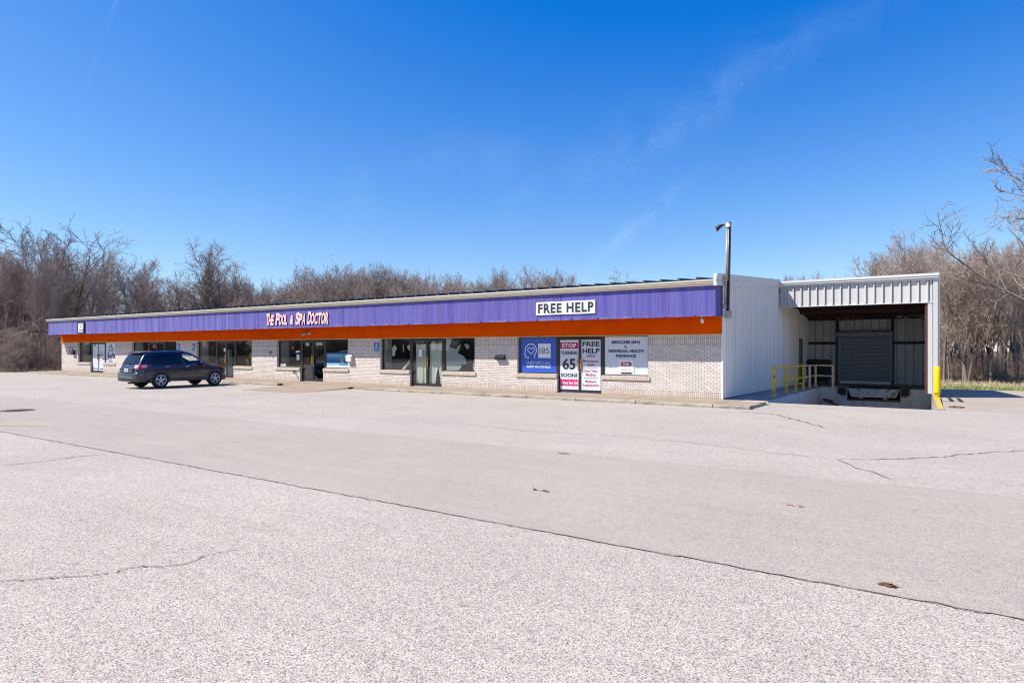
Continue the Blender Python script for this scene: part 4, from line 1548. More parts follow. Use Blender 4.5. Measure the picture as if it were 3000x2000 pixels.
# dock floor and pit faces
m_ = MB()
m_.hexa([(XR, DY, -1.4), (DX, DY, -1.4), (DX, BY + .1, -1.4), (XR, BY + .1, -1.4),
         (XR, DY, -.14), (DX, DY, -.14), (DX, BY + .1, -.16), (XR, BY + .1, -.16)])
struct(m_.build('dock_floor', 'slab_concrete'))
m_ = MB()
m_.hexa([(-4.255, 21.9, -.3), (-4.20, 21.9, -.3), (-4.20, DY - .02, -1.4), (-4.255, DY - .02, -1.4),
         (-4.255, 21.9, .035), (-4.20, 21.9, .035), (-4.20, DY - .02, -.146), (-4.255, DY - .02, -.146)])
# dock face with the leveller opening
yf = DY - .03
m_.box(-4.20, -3.03, yf, DY - .001, -1.4, -.145)
m_.box(-.78, DX, yf, DY - .001, -1.4, -.145)
m_.box(-3.03, -.78, yf, DY - .001, -1.4, -.76)
m_.build('pit_wall', 'pit_concrete', dock)
m_ = MB()
m_.hexa([(DX, 21.95, -.4), (.62, 21.95, -.4), (.64, CY, -1.4), (DX, CY, -1.4), (DX, 21.95, .03), (.58, 21.95, .03), (.62, CY, -.035), (DX, CY, -.035)])
m_.hexa([(DX, CY, -1.4), (.44, CY, -1.4), (.44, DY, -1.4), (DX, DY, -1.4), (DX, CY, -.035), (.44, CY, -.035), (.44, DY, -.14), (DX, DY, -.14)])
rw = m_.build('right_pit_wall', 'apron_concrete', dock)
m_ = MB()
zt_ = lambda y: .03 - .065 * (y - 21.95) / (CY - 21.95)
m_.hexa([(DX + .02, 22.25, zt_(22.25) + .001), (.572, 22.25, zt_(22.25) + .001), (.605, CY - .1, zt_(CY - .1) + .001), (DX + .02, CY - .1, zt_(CY - .1) + .001),
         (DX + .02, 22.25, zt_(22.25) + .004), (.572, 22.25, zt_(22.25) + .004), (.605, CY - .1, zt_(CY - .1) + .004), (DX + .02, CY - .1, zt_(CY - .1) + .004)])
m_.build('kerb_paint', 'kerb_yellow', rw)

# leveller: dark recess box, hanging lip, sill beam, feet
lv = thing('dock_leveller', 'rusty pale tread plate dock leveller set in the dock edge below the roller door', 'dock leveller', (-1.9, DY, -.76))
m_ = MB()
m_.box(-3.02, -.79, DY + .0, DY + .02, -.755, -.15)
m_.build('recess', 'ink_black', lv)
m_ = MB()
lip = [(-2.99, DY - .05, -.185), (-.81, DY - .05, -.17), (-.95, DY - .22, -.565), (-2.85, DY - .22, -.58)]
a, b, c, d = lip
off = Vector((0, .04, .02))
m_.hexa([d, c, tuple(Vector(c) + off), tuple(Vector(d) + off), a, b, tuple(Vector(b) + off), tuple(Vector(a) + off)])
m_.build('lip_plate', 'lip_plate', lv)
m_ = MB()
m_.hexa([(-3.0, DY - .05, -.19), (-.80, DY - .05, -.175), (-.80, DY + 1.6, -.17), (-3.0, DY + 1.6, -.17),
         (-3.0, DY - .05, -.148), (-.80, DY - .05, -.133), (-.80, DY + 1.6, -.122), (-3.0, DY + 1.6, -.122)])
m_.build('deck', 'ink_black', lv)
MB().box(-3.03, -.78, DY - .09, DY - .032, -.76, -.665).build('sill_beam', 'primer_red', lv)
for fx in (-2.40, -1.38):
    m_ = MB()
    m_.box(fx - .11, fx + .05, DY - .16, DY - .05, -.63, -.60)
    m_.box(fx - .03, fx + .04, DY - .16, DY - .05, -.664, -.63)
    m_.build('support_foot', 'off_white', lv)


def bumper(x0, x1, z0, z1, ax0, ax1, label):
    s = thing('dock_bumper', label, 'dock bumper', ((x0 + x1) / 2, DY - .1, z0), group='rubber dock bumpers')
    m_ = MB()
    n = 9
    for i in range(n):
        u0 = x0 + (x1 - x0) * i / n
        m_.box(u0 + .002, x0 + (x1 - x0) * (i + 1) / n - .002, DY - .14 - (.004 if i % 2 else 0), DY - .032, z0, z1)
    m_.build('pad', 'rubber', s)
    m_ = MB()
    for bz in (z0 + .05, z1 - .05, (z0 + z1) / 2):
        m_.lathe([(.015, 0), (.015, -.012)], (x1 - .04, DY - .145, bz), 'y', 8)
    m_.build('bolt', 'galvanised', s)
    MB().box(ax0, ax1, DY - .10, DY - .032, z0 - .085, z0 - .004).build('angle_iron', 'angle_red', s)


bumper(-3.425, -3.05, -.45, -.155, -3.30, -3.05, 'black rubber dock bumper left of the rusty leveller plate')
bumper(-.76, -.398, -.44, -.135, -.76, -.50, 'black rubber dock bumper right of the rusty leveller plate')

# dark cabinet against the back wall
s = thing('storage_bin', 'large black box-shaped bin against the dock back wall behind the railing', 'bin', (-4.8, 39.3, -.15))
m_ = MB()
bp = [(-5.30, -.05), (-4.27, -.05), (-4.20, .95), (-4.20, 1.12), (-4.27, 1.18), (-5.30, 1.18), (-5.38, 1.12), (-5.38, .95)]
m_.prism_y(bp, 38.95, 39.6)
m_.build('body', 'black_plastic', s, bevel=.02)
m_ = MB()
m_.box(-5.41, -4.17, 38.88, 39.65, 1.02, 1.10)
m_.build('lid_rim', 'black_plastic', s)
for wx in (-5.15, -4.4):
    MB().lathe([(.08, -.02), (.09, 0), (.09, .05), (.08, .07)], (wx, 39.1, -.06), 'x', 14).build('wheel', 'rubber', s)
# torn insulation hanging under the roof edge
def tatters(label, x0, x1, y, z, n, mat, seed, drop):
    rng = random.Random(seed)
    m_ = MB()
    for i in range(n):
        x = rng.uniform(x0, x1)
        L = abs(rng.gauss(0, drop)) + .08
        w = rng.uniform(.04, .16)
        pts = [(x, y + rng.uniform(-.1, .1), z)]
        for k in range(3):
            p = pts[-1]
            pts.append((p[0] + rng.gauss(0, .04), p[1] + rng.gauss(0, .04), p[2] - L / 3))
        m_.tube(pts, [w * .5, w * .6, w * .4, w * .1], 5)
    return tag(m_.build('torn_insulation', mat, smooth=True), label, 'insulation')


tatters('torn rusty brown insulation hanging along the left half of the dock ceiling edge', -5.0, -2.6, BY - .4, 3.62, 46, 'insulation', 3, .10)
tatters('pale torn insulation clump hanging at the right end of the dock ceiling', -1.0, .3, BY - .6, 3.62, 26, 'insulation_pale', 5, .22)
m_ = MB()
m_.tube([(-.92, 39.2, 3.55), (-.80, 39.1, 3.3), (-.70, 39.1, 3.05), (-.66, 39.1, 2.8)], [.03, .025, .02, .008], 5)
tag(m_.build('hanging_strip', 'off_white'), 'thin pale strip dangling from the insulation at the right of the dock', 'strip')
# wood scrap at the foot of the left pit wall
m_ = MB()
m_.tube([(-3.95, 34.0, -.72), (-3.3, 34.4, -1.02)], .05, 6)
m_.tube([(-4.0, 34.2, -.70), (-3.6, 34.4, -.80)], .06, 6)
tag(m_.build('scrap_pipe', 'primer_red'), 'rusty scrap pipe lying in the dock pit by the left wall', 'pipe')

# railing: posts follow the edge of the dock walkway
rail = thing('guard_rail', 'rusty yellow tube guard rail along the dock walkway edge, paler at the far end', 'railing', (-4.35, 29, 0))
posts = [(-4.33, 23.6, .085), (-4.34, 26.1, .05), (-4.35, 28.4, .02), (-4.36, 30.5, -.015), (-4.37, 32.5, -.05), (-4.37, 34.5, -.075), (-3.62, 34.75, -.10)]
H_ = 1.07
for i, (x, y, z) in enumerate(posts):
    m_ = MB()
    r = .044
    m_.box(x - r, x + r, y - r, y + r, z, z + H_ - .03)
    m_.box(x - .08, x + .08, y - .08, y + .08, z - .02, z + .012)
    m_.build('post', 'rail_yellow' if i < 4 else 'rail_faded', rail)


def railbar(i, j, h, mat, r=.037):
    a, b = posts[i], posts[j]
    m_ = MB().tube([(a[0], a[1], a[2] + h), (b[0], b[1], b[2] + h)], r, 8)
    return m_.build('rail', mat, rail, False)


for i in range(6):
    mt = 'rail_yellow' if i < 3 else 'rail_faded'
    railbar(i, i + 1, H_ - .03, mt)
    railbar(i, i + 1, .52, mt, .034)

# yellow bollard by the corner post
s = thing('bollard', 'yellow steel guard post standing on the kerb in front of the white dock corner post', 'bollard', (.52, 27.4, 0))
m_ = MB()
m_.lathe([(.10, .15), (.105, .22), (.105, 1.06), (.085, 1.12), (.04, 1.14)], (.525, 27.4, 0), 'z', 20)
m_.lathe([(.06, 0.0), (.06, .10), (.10, .16)], (.53, 27.4, 0), 'z', 16)
m_.build('post', 'bollard_yellow', s, True)
m_ = MB()
m_.box(.43, .62, 27.25, 27.55, -.01, .025)
m_.build('base_plate', 'bollard_yellow', s)
# two flat dark strips on the apron
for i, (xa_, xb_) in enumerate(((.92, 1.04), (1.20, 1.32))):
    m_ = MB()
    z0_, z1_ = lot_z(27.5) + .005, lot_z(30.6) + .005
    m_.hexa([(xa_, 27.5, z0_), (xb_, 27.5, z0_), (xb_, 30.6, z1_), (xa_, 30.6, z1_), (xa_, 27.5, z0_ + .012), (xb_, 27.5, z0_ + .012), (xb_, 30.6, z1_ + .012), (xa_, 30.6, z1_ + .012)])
    tag(m_.build('dark_strip', 'dark_steel'), ('dark strip on the apron, the one nearer the yellow post', 'dark strip on the apron, the one farther from the yellow post')[i], 'strip', 'dark strips on the dock apron')


# ------------------------------------------------------------------ small things on the ground
s = thing('manhole_cover', 'round rusty iron manhole cover set in the parking lot far left', 'manhole cover', (-21.71, 7.26, .004))
MB().lathe([(.42, 0), (.42, .006), (.38, .006)], (-21.71, 7.26, .004), 'z', 28).build('rim', 'iron_cover', s)
m_ = MB()
m_.lathe([(.375, .0), (.375, .006)], (-21.71, 7.26, .004), 'z', 28)
for i in range(-3, 4):
    w_ = math.sqrt(.36 ** 2 - (i * .1) ** 2)
    m_.box(-21.71 - w_, -21.71 + w_, 7.26 + i * .1 - .02, 7.26 + i * .1 + .02, .008, .014)
m_.build('lid', 'iron_cover', s)
rng = random.Random(12)


def clump(name, label, cat, x, y, z, rx, ry, n, mat, hh=.03):
    m_ = MB()
    for i in range(n):
        a, r = rng.uniform(0, 6.28), math.sqrt(rng.random())
        px_, py_ = x + rx * r * math.cos(a), y + ry * r * math.sin(a)
        s_ = rng.uniform(.012, .035)
        t = rng.uniform(0, 6.28)
        tilt = rng.uniform(0, hh)
        c_, d_ = math.cos(t) * s_, math.sin(t) * s_
        m_.quad((px_ - c_, py_ - d_, z + .003), (px_ + d_ * .5, py_ - c_ * .5, z + .003 + tilt * .5), (px_ + c_, py_ + d_, z + .004 + tilt), (px_ - d_ * .5, py_ + c_ * .5, z + .004 + tilt * .3))
    return tag(m_.build(name, mat), label, cat)


clump('dead_leaf_clump', 'rust brown clump of dead leaves on the seam in the right foreground', 'leaves', -.203, 5.43, .006, .055, .035, 34, 'rust_leaf')
clump('dead_leaf_clump', 'brown heap of dead leaves at the end of the yellow kerb', 'leaves', .95, 23.6, lot_z(23.6), .22, .3, 130, 'rust_leaf', .07)
clump('dead_leaf_clump', 'orange dead leaf scrap at the far edge of the repaved lane', 'leaves', -5.03, 9.28, .006, .10, .03, 18, 'rust_leaf')
clump('dead_leaf_clump', 'small brown leaf streak lying in the middle of the repaved lane', 'leaves', -1.17, 7.62, .006, .12, .02, 16, 'orange_sand')
clump('dead_leaf_clump', 'thin brown leaf trail left of the lane centre', 'leaves', -3.95, 6.7, .006, .14, .02, 14, 'rust_leaf')
m_ = MB()
for i in range(700):
    u = rng.random()
    x, y = -18.3 + u * 1.3, 5.3 + u * .85
    x += rng.gauss(0, .12); y += rng.gauss(0, .03)
    s_ = rng.uniform(.004, .02)
    m_.quad((x - s_, y - s_, .008), (x + s_, y - s_, .008), (x + s_, y + s_, .009), (x - s_, y + s_, .009))
tag(m_.build('sand_streak', 'orange_sand', None), None, None, None, 'structure')


# ------------------------------------------------------------------ parked car
def interp(pts):
    xs = [p[0] for p in pts]; ys = [p[1] for p in pts]
    return lambda x: float(np.interp(x, xs, ys))


def build_car():
    car = thing('parked_car', 'dark blue-green estate SUV parked nose-in at the kerb, seen from its right rear', 'car')
    zt = interp([(-1.06, .60), (-1.045, .78), (-1.01, .96), (-.95, 1.08), (-.79, 1.36), (-.64, 1.58), (-.56, 1.64), (-.40, 1.675), (0, 1.705), (.6, 1.725), (1.0, 1.722),
                 (1.35, 1.70), (1.62, 1.645), (1.85, 1.525), (2.10, 1.36), (2.42, 1.155), (2.55, 1.11), (2.9, 1.065), (3.2, 1.0), (3.42, .91), (3.55, .80), (3.62, .66), (3.64, .55)])
    wf = interp([(-1.06, .70), (-1.02, .80), (-.94, .87), (-.75, .915), (-.4, .94), (.2, .95), (2.6, .95), (2.95, .93), (3.15, .885), (3.32, .81), (3.46, .69), (3.57, .53), (3.64, .38)])
    gf = interp([(.25, .92), (.36, .965), (.55, .995), (.72, 1.0), (.88, .99), (1.02, .962), (1.10, .93), (1.30, .865), (1.45, .81), (1.60, .745), (1.75, .69)])
    zbf = interp([(-1.06, .40), (-.8, .30), (3.3, .27), (3.64, .34)])
    PW = 5.0

    def z0f(x):
        return max(zbf(x) + .12, zt(x) - .42)

    def hw(x, z):
        t_, z0 = zt(x), z0f(x)
        y = wf(x) * gf(z)
        if z > z0:
            u = min(1.0, (z - z0) / max(1e-4, t_ - z0))
            y *= max(0.0, 1 - u ** PW) ** (1 / PW)
        return y
    # --- body shell
    xs = sorted(set([round(v, 3) for v in list(np.arange(-1.06, -.5, .025)) + list(np.arange(-.5, 2.9, .06)) + list(np.arange(2.9, 3.64, .03)) + [3.64]]))
    NS, NC = 12, 16
    half = []
    for x in xs:
        zb, z0, t_ = zbf(x), z0f(x), zt(x)
        row = [(0.0, zb), (.6 * wf(x), zb), (.90 * wf(x) * gf(zb), zb + .01)]
        for i in range(1, NS + 1):
            z = zb + .03 + (z0 - zb - .03) * i / NS
            row.append((wf(x) * gf(z), z))
        for i in range(1, NC + 1):
            ph = math.pi / 2 * i / NC
            z = z0 + (t_ - z0) * math.sin(ph) ** (2 / PW)
            y = wf(x) * gf(z) * max(0.0, math.cos(ph)) ** (2 / PW)
            row.append((y if i < NC else 0.0, z))
        half.append(row)
    m = len(half[0])
    mb = MB()
    ids = {}
    for i, x in enumerate(xs):
        for side in (-1, 1):
            for k, (y, z) in enumerate(half[i]):
                if y == 0.0 and side == 1:
                    ids[i, 1, k] = ids[i, -1, k]
                else:
                    ids[i, side, k] = len(mb.v)
                    mb.v.append((x, side * y, z))
    front_lo = interp([(1.06, 1.09), (2.18, 1.10)])
    front_hi = interp([(1.06, 1.555), (1.40, 1.545), (1.65, 1.47), (1.95, 1.28), (2.20, 1.13)])
    for i in range(len(xs) - 1):
        for side in (-1, 1):
            for k in range(m - 1):
                a, b, c, d = ids[i, side, k], ids[i + 1, side, k], ids[i + 1, side, k + 1], ids[i, side, k + 1]
                ctr = [sum(mb.v[q][n] for q in (a, b, c, d)) / 4 for n in range(3)]
                if 1.10 < ctr[0] < 2.12 and front_lo(ctr[0]) + .03 < ctr[2] < front_hi(ctr[0]) - .02 and abs(ctr[1]) > .6:
                    continue
                if 1.78 < ctr[0] < 2.34 and ctr[2] > zt(ctr[0]) - .14 and abs(ctr[1]) < .68:
                    continue
                f = (a, b, c, d) if side == -1 else (d, c, b, a)
                f = tuple(dict.fromkeys(f))
                if len(f) >= 3:
                    mb.f.append(f); mb.mi.append(0)
    for i, rev in ((0, False), (len(xs) - 1, True)):
        loop = [ids[i, -1, k] for k in range(m)] + [ids[i, 1, k] for k in range(m - 2, 0, -1)]
        loop = list(dict.fromkeys(loop))
        mb.f.append(tuple(loop if rev else loop[::-1])); mb.mi.append(0)

    def B(mb_, name, mat, parent=car, smooth=True):
        o = mb_.build(name, mat, None, smooth)
        o.parent = parent
        return o
    B(mb, 'body', 'car_paint')

    def patch(side, x0, x1, lo, hi, off, nx=14, nz=6):
        p = MB()
        for i in range(nx + 1):
            x = x0 + (x1 - x0) * i / nx
            for j in range(nz + 1):
                z = lo(x) + (hi(x) - lo(x)) * j / nz
                p.v.append((x, side * (hw(x, z) + off), z))
        for i in range(nx):
            for j in range(nz):
                a = i * (nz + 1) + j
                f = (a, a + nz + 1, a + nz + 2, a + 1)
                p.f.append(f if side < 0 else f[::-1]); p.mi.append(0)
        return p

    xr = interp([(.60, -1.06), (.78, -1.045), (.96, -1.01), (1.08, -.95), (1.36, -.79), (1.58, -.64), (1.64, -.56)])

    def rear(y0, y1, z0, z1, off, ny=12, nz=6, taper=0.0, mat='x'):
        p = MB()
        for i in range(ny + 1):
            for j in range(nz + 1):
                v = j / nz
                z = z0 + (z1 - z0) * v
                yy = y0 + (y1 - y0) * i / ny
                yy *= 1 - taper * v
                x = xr(z) + abs(yy / .97) ** 5 * .16 - off
                p.v.append((x, yy, z))
        for i in range(ny):
            for j in range(nz):
                a = i * (nz + 1) + j
                p.f.append((a, a + 1, a + nz + 2, a + nz + 1)); p.mi.append(0)
        return p

    C = lambda v: (lambda x: v)
    for sd in (-1, 1):
        # doors as thin skins with shut lines
        B(patch(sd, .10, 1.02, interp([(.10, .86), (.30, .72), (.44, .50), (1.02, .50)]), interp([(.10, 1.03), (1.02, 1.065)]), .006), 'door', 'car_paint')
        B(patch(sd, 1.045, 2.08, C(.50), interp([(1.04, 1.065), (2.08, 1.085)]), .006), 'door', 'car_paint')
        # window band, quarter pane, rear door pane, front door pane
        B(patch(sd, -.42, 1.04, interp([(-.42, 1.14), (.2, 1.07), (1.04, 1.07)]), interp([(-.42, 1.30), (-.28, 1.50), (-.05, 1.58), (1.04, 1.585)]), .005), 'window_surround', 'car_black')
        B(patch(sd, -.36, .16, interp([(-.36, 1.17), (.16, 1.10)]), interp([(-.36, 1.28), (-.22, 1.46), (-.02, 1.545), (.16, 1.555)]), .009), 'quarter_window', 'car_tinted_glass')
        B(patch(sd, .26, .98, C(1.095), interp([(.26, 1.555), (.98, 1.56)]), .009), 'rear_door_window', 'car_tinted_glass')
        B(patch(sd, 1.08, 2.16, front_lo, front_hi, .004, 20), 'front_door_window', 'car_glass')
        # lower cladding and sill
        B(patch(sd, .42, 2.32, C(.32), interp([(.42, .47), (2.32, .47)]), .014), 'sill_cladding', 'car_cladding')
        B(patch(sd, .12, 2.2, C(.595), C(.64), .018, 16, 3), 'side_moulding', 'car_paint')
        for xc in (0.0, 2.70):
            p = MB()
            n = 30
            for i in range(n + 1):
                th = R(-14 + 208 * i / n)
                for r_, off in ((.385, .004), (.39, .026), (.46, .026), (.475, .004)):
                    x, z = xc + r_ * math.cos(th), .365 + r_ * math.sin(th)
                    p.v.append((x, sd * (hw(min(max(x, -1.0), 3.55), max(z, .27)) + off), z))
            for i in range(n):
                for j in range(3):
                    a = i * 4 + j
                    p.f.append((a, a + 4, a + 5, a + 1)); p.mi.append(0)
            B(p, 'wheel_arch', 'car_cladding')
            p = MB()
            n = 30
            p.v.append((xc, sd * (hw(xc, .5) + .006), .36))
            for i in range(n + 1):
                th = R(-30 + 240 * i / n)
                x, z = xc + .39 * math.cos(th), .365 + .39 * math.sin(th)
                p.v.append((x, sd * (hw(x, max(z, .28)) + .006), z))
            for i in range(n):
                p.f.append((0, i + 1, i + 2)); p.mi.append(0)
            B(p, 'wheel_well', 'car_black', smooth=False)
            # wheel > tyre, rim
            wh = MB()
            yc = sd * .845
            Rw = .365
            prof = [(.25, -.11), (.33, -.118), (.352, -.10), (Rw, -.07), (Rw, .07), (.352, .10), (.33, .118), (.25, .11)]
            wh.lathe([(r_, h * sd) for r_, h in prof], (xc, yc, Rw), 'y', 40)
            wo_ = B(wh, 'wheel', 'tyre')
            rim = MB()
            ro = sd * .098
            rim.lathe([(.248, ro), (.248, ro + sd * .018), (.226, ro + sd * .014), (.222, ro - sd * .03), (.236, ro - sd * .03)], (xc, yc, Rw), 'y', 40)
            for k in range(5):
                for dd in (-.17, .17):
                    th = 2 * math.pi * k / 5 + dd + .3
                    c_, s_ = math.cos(th), math.sin(th)
                    th2 = 2 * math.pi * k / 5 + dd * 1.35 + .3
                    c2, s2 = math.cos(th2), math.sin(th2)
                    rim.tube([(xc + .04 * c_, yc + ro + sd * .005, Rw + .04 * s_), (xc + .14 * c_, yc + ro + sd * .008, Rw + .14 * s_), (xc + .232 * c2, yc + ro, Rw + .232 * s2)], [.024, .019, .022], 6)
            rim.lathe([(.05, ro - sd * .01), (.05, ro + sd * .022), (.035, ro + sd * .028)], (xc, yc, Rw), 'y', 16)
            o = B(rim, 'rim', 'alloy', wo_)
            dk = MB()
            dk.lathe([(.235, ro - sd * .045), (.235, ro - sd * .04)], (xc, yc, Rw), 'y', 30)
            B(dk, 'brake_disc', 'dark_steel', wo_)
        # handles, mirrors
        for hx_, hz_ in ((.30, .985), (1.28, .965)):
            p = MB()
            p.tube([(hx_ - .10, sd * (hw(hx_, hz_) + .012), hz_), (hx_ - .07, sd * (hw(hx_, hz_) + .04), hz_ + .005), (hx_ + .07, sd * (hw(hx_, hz_) + .04), hz_ + .012), (hx_ + .10, sd * (hw(hx_, hz_) + .012), hz_ + .012)], [.014, .02, .02, .014], 8)
            B(p, 'door_handle', 'chrome')
        p = MB()
        p.lathe([(.02, -.10), (.075, -.08), (.095, -.02), (.09, .05), (.03, .11)], (2.0, sd * 1.02, 1.13), 'x', 14)
        p.tube([(2.0, sd * .90, 1.09), (2.0, sd * 1.0, 1.11)], .03, 8)
        B(p, 'wing_mirror', 'car_paint')
        # roof rail
        p = MB()
        rx = [(-.40, 0), (-.30, .045), (.4, .05), (1.1, .045), (1.25, 0)]
        p.tube([(x_, sd * (.60 if h_ else .61), zt(x_) - .045 + h_) for x_, h_ in rx], .018, 8)
        B(p, 'roof_rail', 'car_black')
        # lamps
        lo_ = interp([(-.93, .90), (-.75, .92), (-.42, 1.05)])
        hi_ = interp([(-.93, .985), (-.86, 1.09), (-.72, 1.115), (-.42, 1.085)])
        B(patch(sd, -.93, -.42, lo_, hi_, .014), 'tail_lamp', 'lamp_red')
        B(patch(sd, -.84, -.62, C(.97), C(1.07), .019), 'tail_lamp', 'lamp_clear')
        y0, y1 = sorted((sd * .54, sd * .86))
        B(rear(y0, y1, .90, 1.09, .018), 'tail_lamp', 'lamp_red')
        y0, y1 = sorted((sd * .58, sd * .80))
        B(rear(y0, y1, .945, 1.07, .024), 'tail_lamp', 'lamp_clear')
        B(patch(sd, 3.05, 3.50, interp([(3.05, .90), (3.5, .72)]), interp([(3.05, .96), (3.5, .86)]), .012), 'headlight', 'lamp_amber')
    # front glass: windscreen
    p = MB()
    xs_ = np.linspace(1.68, 2.44, 10)
    for x_ in xs_:
        for j in range(11):
            yy = (-1 + 2 * j / 10) * (.60 + (x_ - 1.68) * .12)
            u = abs(yy) / (wf(x_) * gf(zt(x_)))
            z_ = z0f(x_) + (zt(x_) - z0f(x_)) * max(0, 1 - min(1, u) ** PW) ** (1 / PW)
            p.v.append((x_ + .003, yy, z_ + .005))
    for i in range(9):
        for j in range(10):
            a = i * 11 + j
            p.f.append((a, a + 11, a + 12, a + 1)); p.mi.append(0)
    B(p, 'windscreen', 'car_glass')
    # tailgate glass, spoiler, wiper, plate, emblem
    B(rear(-.73, .73, 1.10, 1.585, .008, taper=.16), 'rear_window', 'car_tinted_glass')
    p = MB()
    p.hexa([(-.74, -.52, 1.60), (-.42, -.58, 1.65), (-.42, .58, 1.65), (-.74, .52, 1.60), (-.73, -.52, 1.632), (-.42, -.58, 1.688), (-.42, .58, 1.688), (-.73, .52, 1.632)])
    sp = B(p, 'spoiler', 'car_paint', smooth=False)
    p = MB().box(-.755, -.738, -.22, .22, 1.606, 1.628)
    B(p, 'brake_lamp', 'lamp_red', sp, False)
    p = MB()
    p.tube([(xr(1.12) - .03, .05, 1.12), (xr(1.15) - .035, -.15, 1.15), (xr(1.15) - .03, -.45, 1.155)], [.02, .014, .008], 6)
    B(p, 'rear_wiper', 'car_black')
    # bumpers wrap the corners
    def bumper_(zl, sc, xend, sgn, mat, name):
        p = MB()
        pf = [(.74, .955), (.56, .935), (.40, .885), (.25, .79), (.12, .62), (.03, .35), (0, 0)]
        plan = [(.42, .955), (.22, .95), (.10, .92), (.03, .84), (0, .70), (-.02, .35), (-.025, 0)] if sgn < 0 else pf
        plan = plan + [(a, -b) for a, b in plan[-2::-1]]
        n = len(plan)
        for z, k in zl:
            for a, b in plan:
                p.v.append((xend + sgn * (-(a) + .0) * 1.0 + sgn * k, b * sc + (0), z))
        for j in range(len(zl) - 1):
            for i in range(n - 1):
                a = j * n + i
                f = (a, a + 1, a + n + 1, a + n)
                p.f.append(f if sgn > 0 else f[::-1]); p.mi.append(0)
        return B(p, name, mat)
    bumper_([(.33, -.05), (.38, -.005), (.55, .01)], 1.0, -1.07, -1, 'car_cladding', 'rear_bumper')
    bumper_([(.55, .012), (.62, .02), (.68, .012), (.72, -.025)], 1.0, -1.07, -1, 'car_paint', 'rear_bumper')
    bumper_([(.28, -.05), (.34, .0), (.50, .01)], .985, 3.62, 1, 'car_cladding', 'front_bumper')
    bumper_([(.50, .01), (.60, .015), (.68, -.02)], .985, 3.62, 1, 'car_paint', 'front_bumper')
    p = MB()
    for y0, y1, z0, z1 in ((-.58, .58, .50, .525),):
        p.box(-1.105, -1.09, y0, y1, z0, z1)
    B(p, 'bumper_trim', 'chrome', smooth=False)
    for sd in (-1, 1):
        p = MB()
        p.hexa([(-1.10, sd * .62, .565), (-.93, sd * .945, .60), (-.89, sd * .94, .60), (-1.0, sd * .62, .565), (-1.11, sd * .64, .625), (-.93, sd * .96, .685), (-.89, sd * .95, .685), (-1.0, sd * .64, .625)])
        B(p, 'reflector', 'lamp_red', smooth=False)
    p = MB().box(-1.078, -1.03, -.55, .55, .74, .93)
    B(p, 'plate_recess', 'car_paint', smooth=False)
    p = MB().box(-1.086, -1.079, -.16, .16, .765, .915)
    pl = B(p, 'number_plate', 'plate_white', smooth=False)
    p = MB().box(-1.09, -1.087, -.13, .13, .80, .86)
    for i in range(6):
        pass
    q = MB()
    for y0, y1, z0, z1 in ((-.12, -.09, .81, .87), (-.07, -.04, .81, .87), (-.02, .0, .81, .87), (.03, .06, .81, .87), (.08, .11, .81, .87), (-.09, .09, .775, .787)):
        q.box(-1.089, -1.0865, y0, y1, z0, z1)
    B(q, 'plate_lettering', 'ink_navy', pl, False)
    p = MB().box(-1.086, -1.05, -.52, -.20, .925, .945)
    B(p, 'tailgate_trim', 'chrome', smooth=False)
    p = MB().box(-1.05, -1.035, -.52, -.30, .70, .72)
    B(p, 'model_badge', 'chrome', smooth=False)
    # slanted H in an oval
    p = MB()
    n = 24
    cx_ = xr(1.03) - .018
    for r_ in (.052, .066):
        for i in range(n):
            th = 2 * math.pi * i / n
            p.v.append((cx_, r_ * 1.25 * math.cos(th), 1.03 + r_ * .8 * math.sin(th)))
    for i in range(n):
        j = (i + 1) % n
        p.f.append((i, j, n + j, n + i)); p.mi.append(0)
    for a_, b_ in (((.03, 1.0), (.012, 1.062)), ((-.02, .998), (-.038, 1.06)), ((.02, 1.035), (-.03, 1.026))):
        p.tube([(cx_, a_[0], a_[1]), (cx_, b_[0], b_[1])], .007, 5)
    B(p, 'badge', 'chrome', smooth=False)
    # cabin
    for sd in (-1, 1):
        p = MB()
        p.box(1.0, 1.5, sd * .38 - .25, sd * .38 + .25, .55, .78)
        p.box(.95, 1.08, sd * .38 - .25, sd * .38 + .25, .78, 1.28)
        p.box(.95, 1.05, sd * .38 - .12, sd * .38 + .12, 1.30, 1.48)
        B(p, 'seat', 'seat_grey', smooth=False)
    p = MB().box(1.95, 2.4, -.78, .78, .75, 1.02)
    B(p, 'dashboard', 'seat_grey', smooth=False)
    p = MB()
    for i in range(20):
        pass
    p.lathe([(.17, 0), (.19, .015), (.17, .03)], (1.80, .38, 1.05), 'x', 20)
    B(p, 'steering_wheel', 'car_black')
    p = MB().box(-1.0, .2, -.04, .04, .22, .30)
    p.tube([(-1.02, -.35, .30), (-.85, -.35, .30)], .035, 8)
    B(p, 'exhaust', 'dark_steel', smooth=False)
    return car


car = build_car()
CS = .965
# right rear tyre touches the ground at (-28.63, 14.88)
ang = R(90.8)
car.scale = (CS, CS, CS * 1.025)
car.rotation_euler = (0, 0, ang)
off = Matrix.Rotation(ang, 3, 'Z') @ Vector((0, -.88 * CS, 0))
car.location = (-28.66 - off.x, 14.9 - off.y, 0.0)


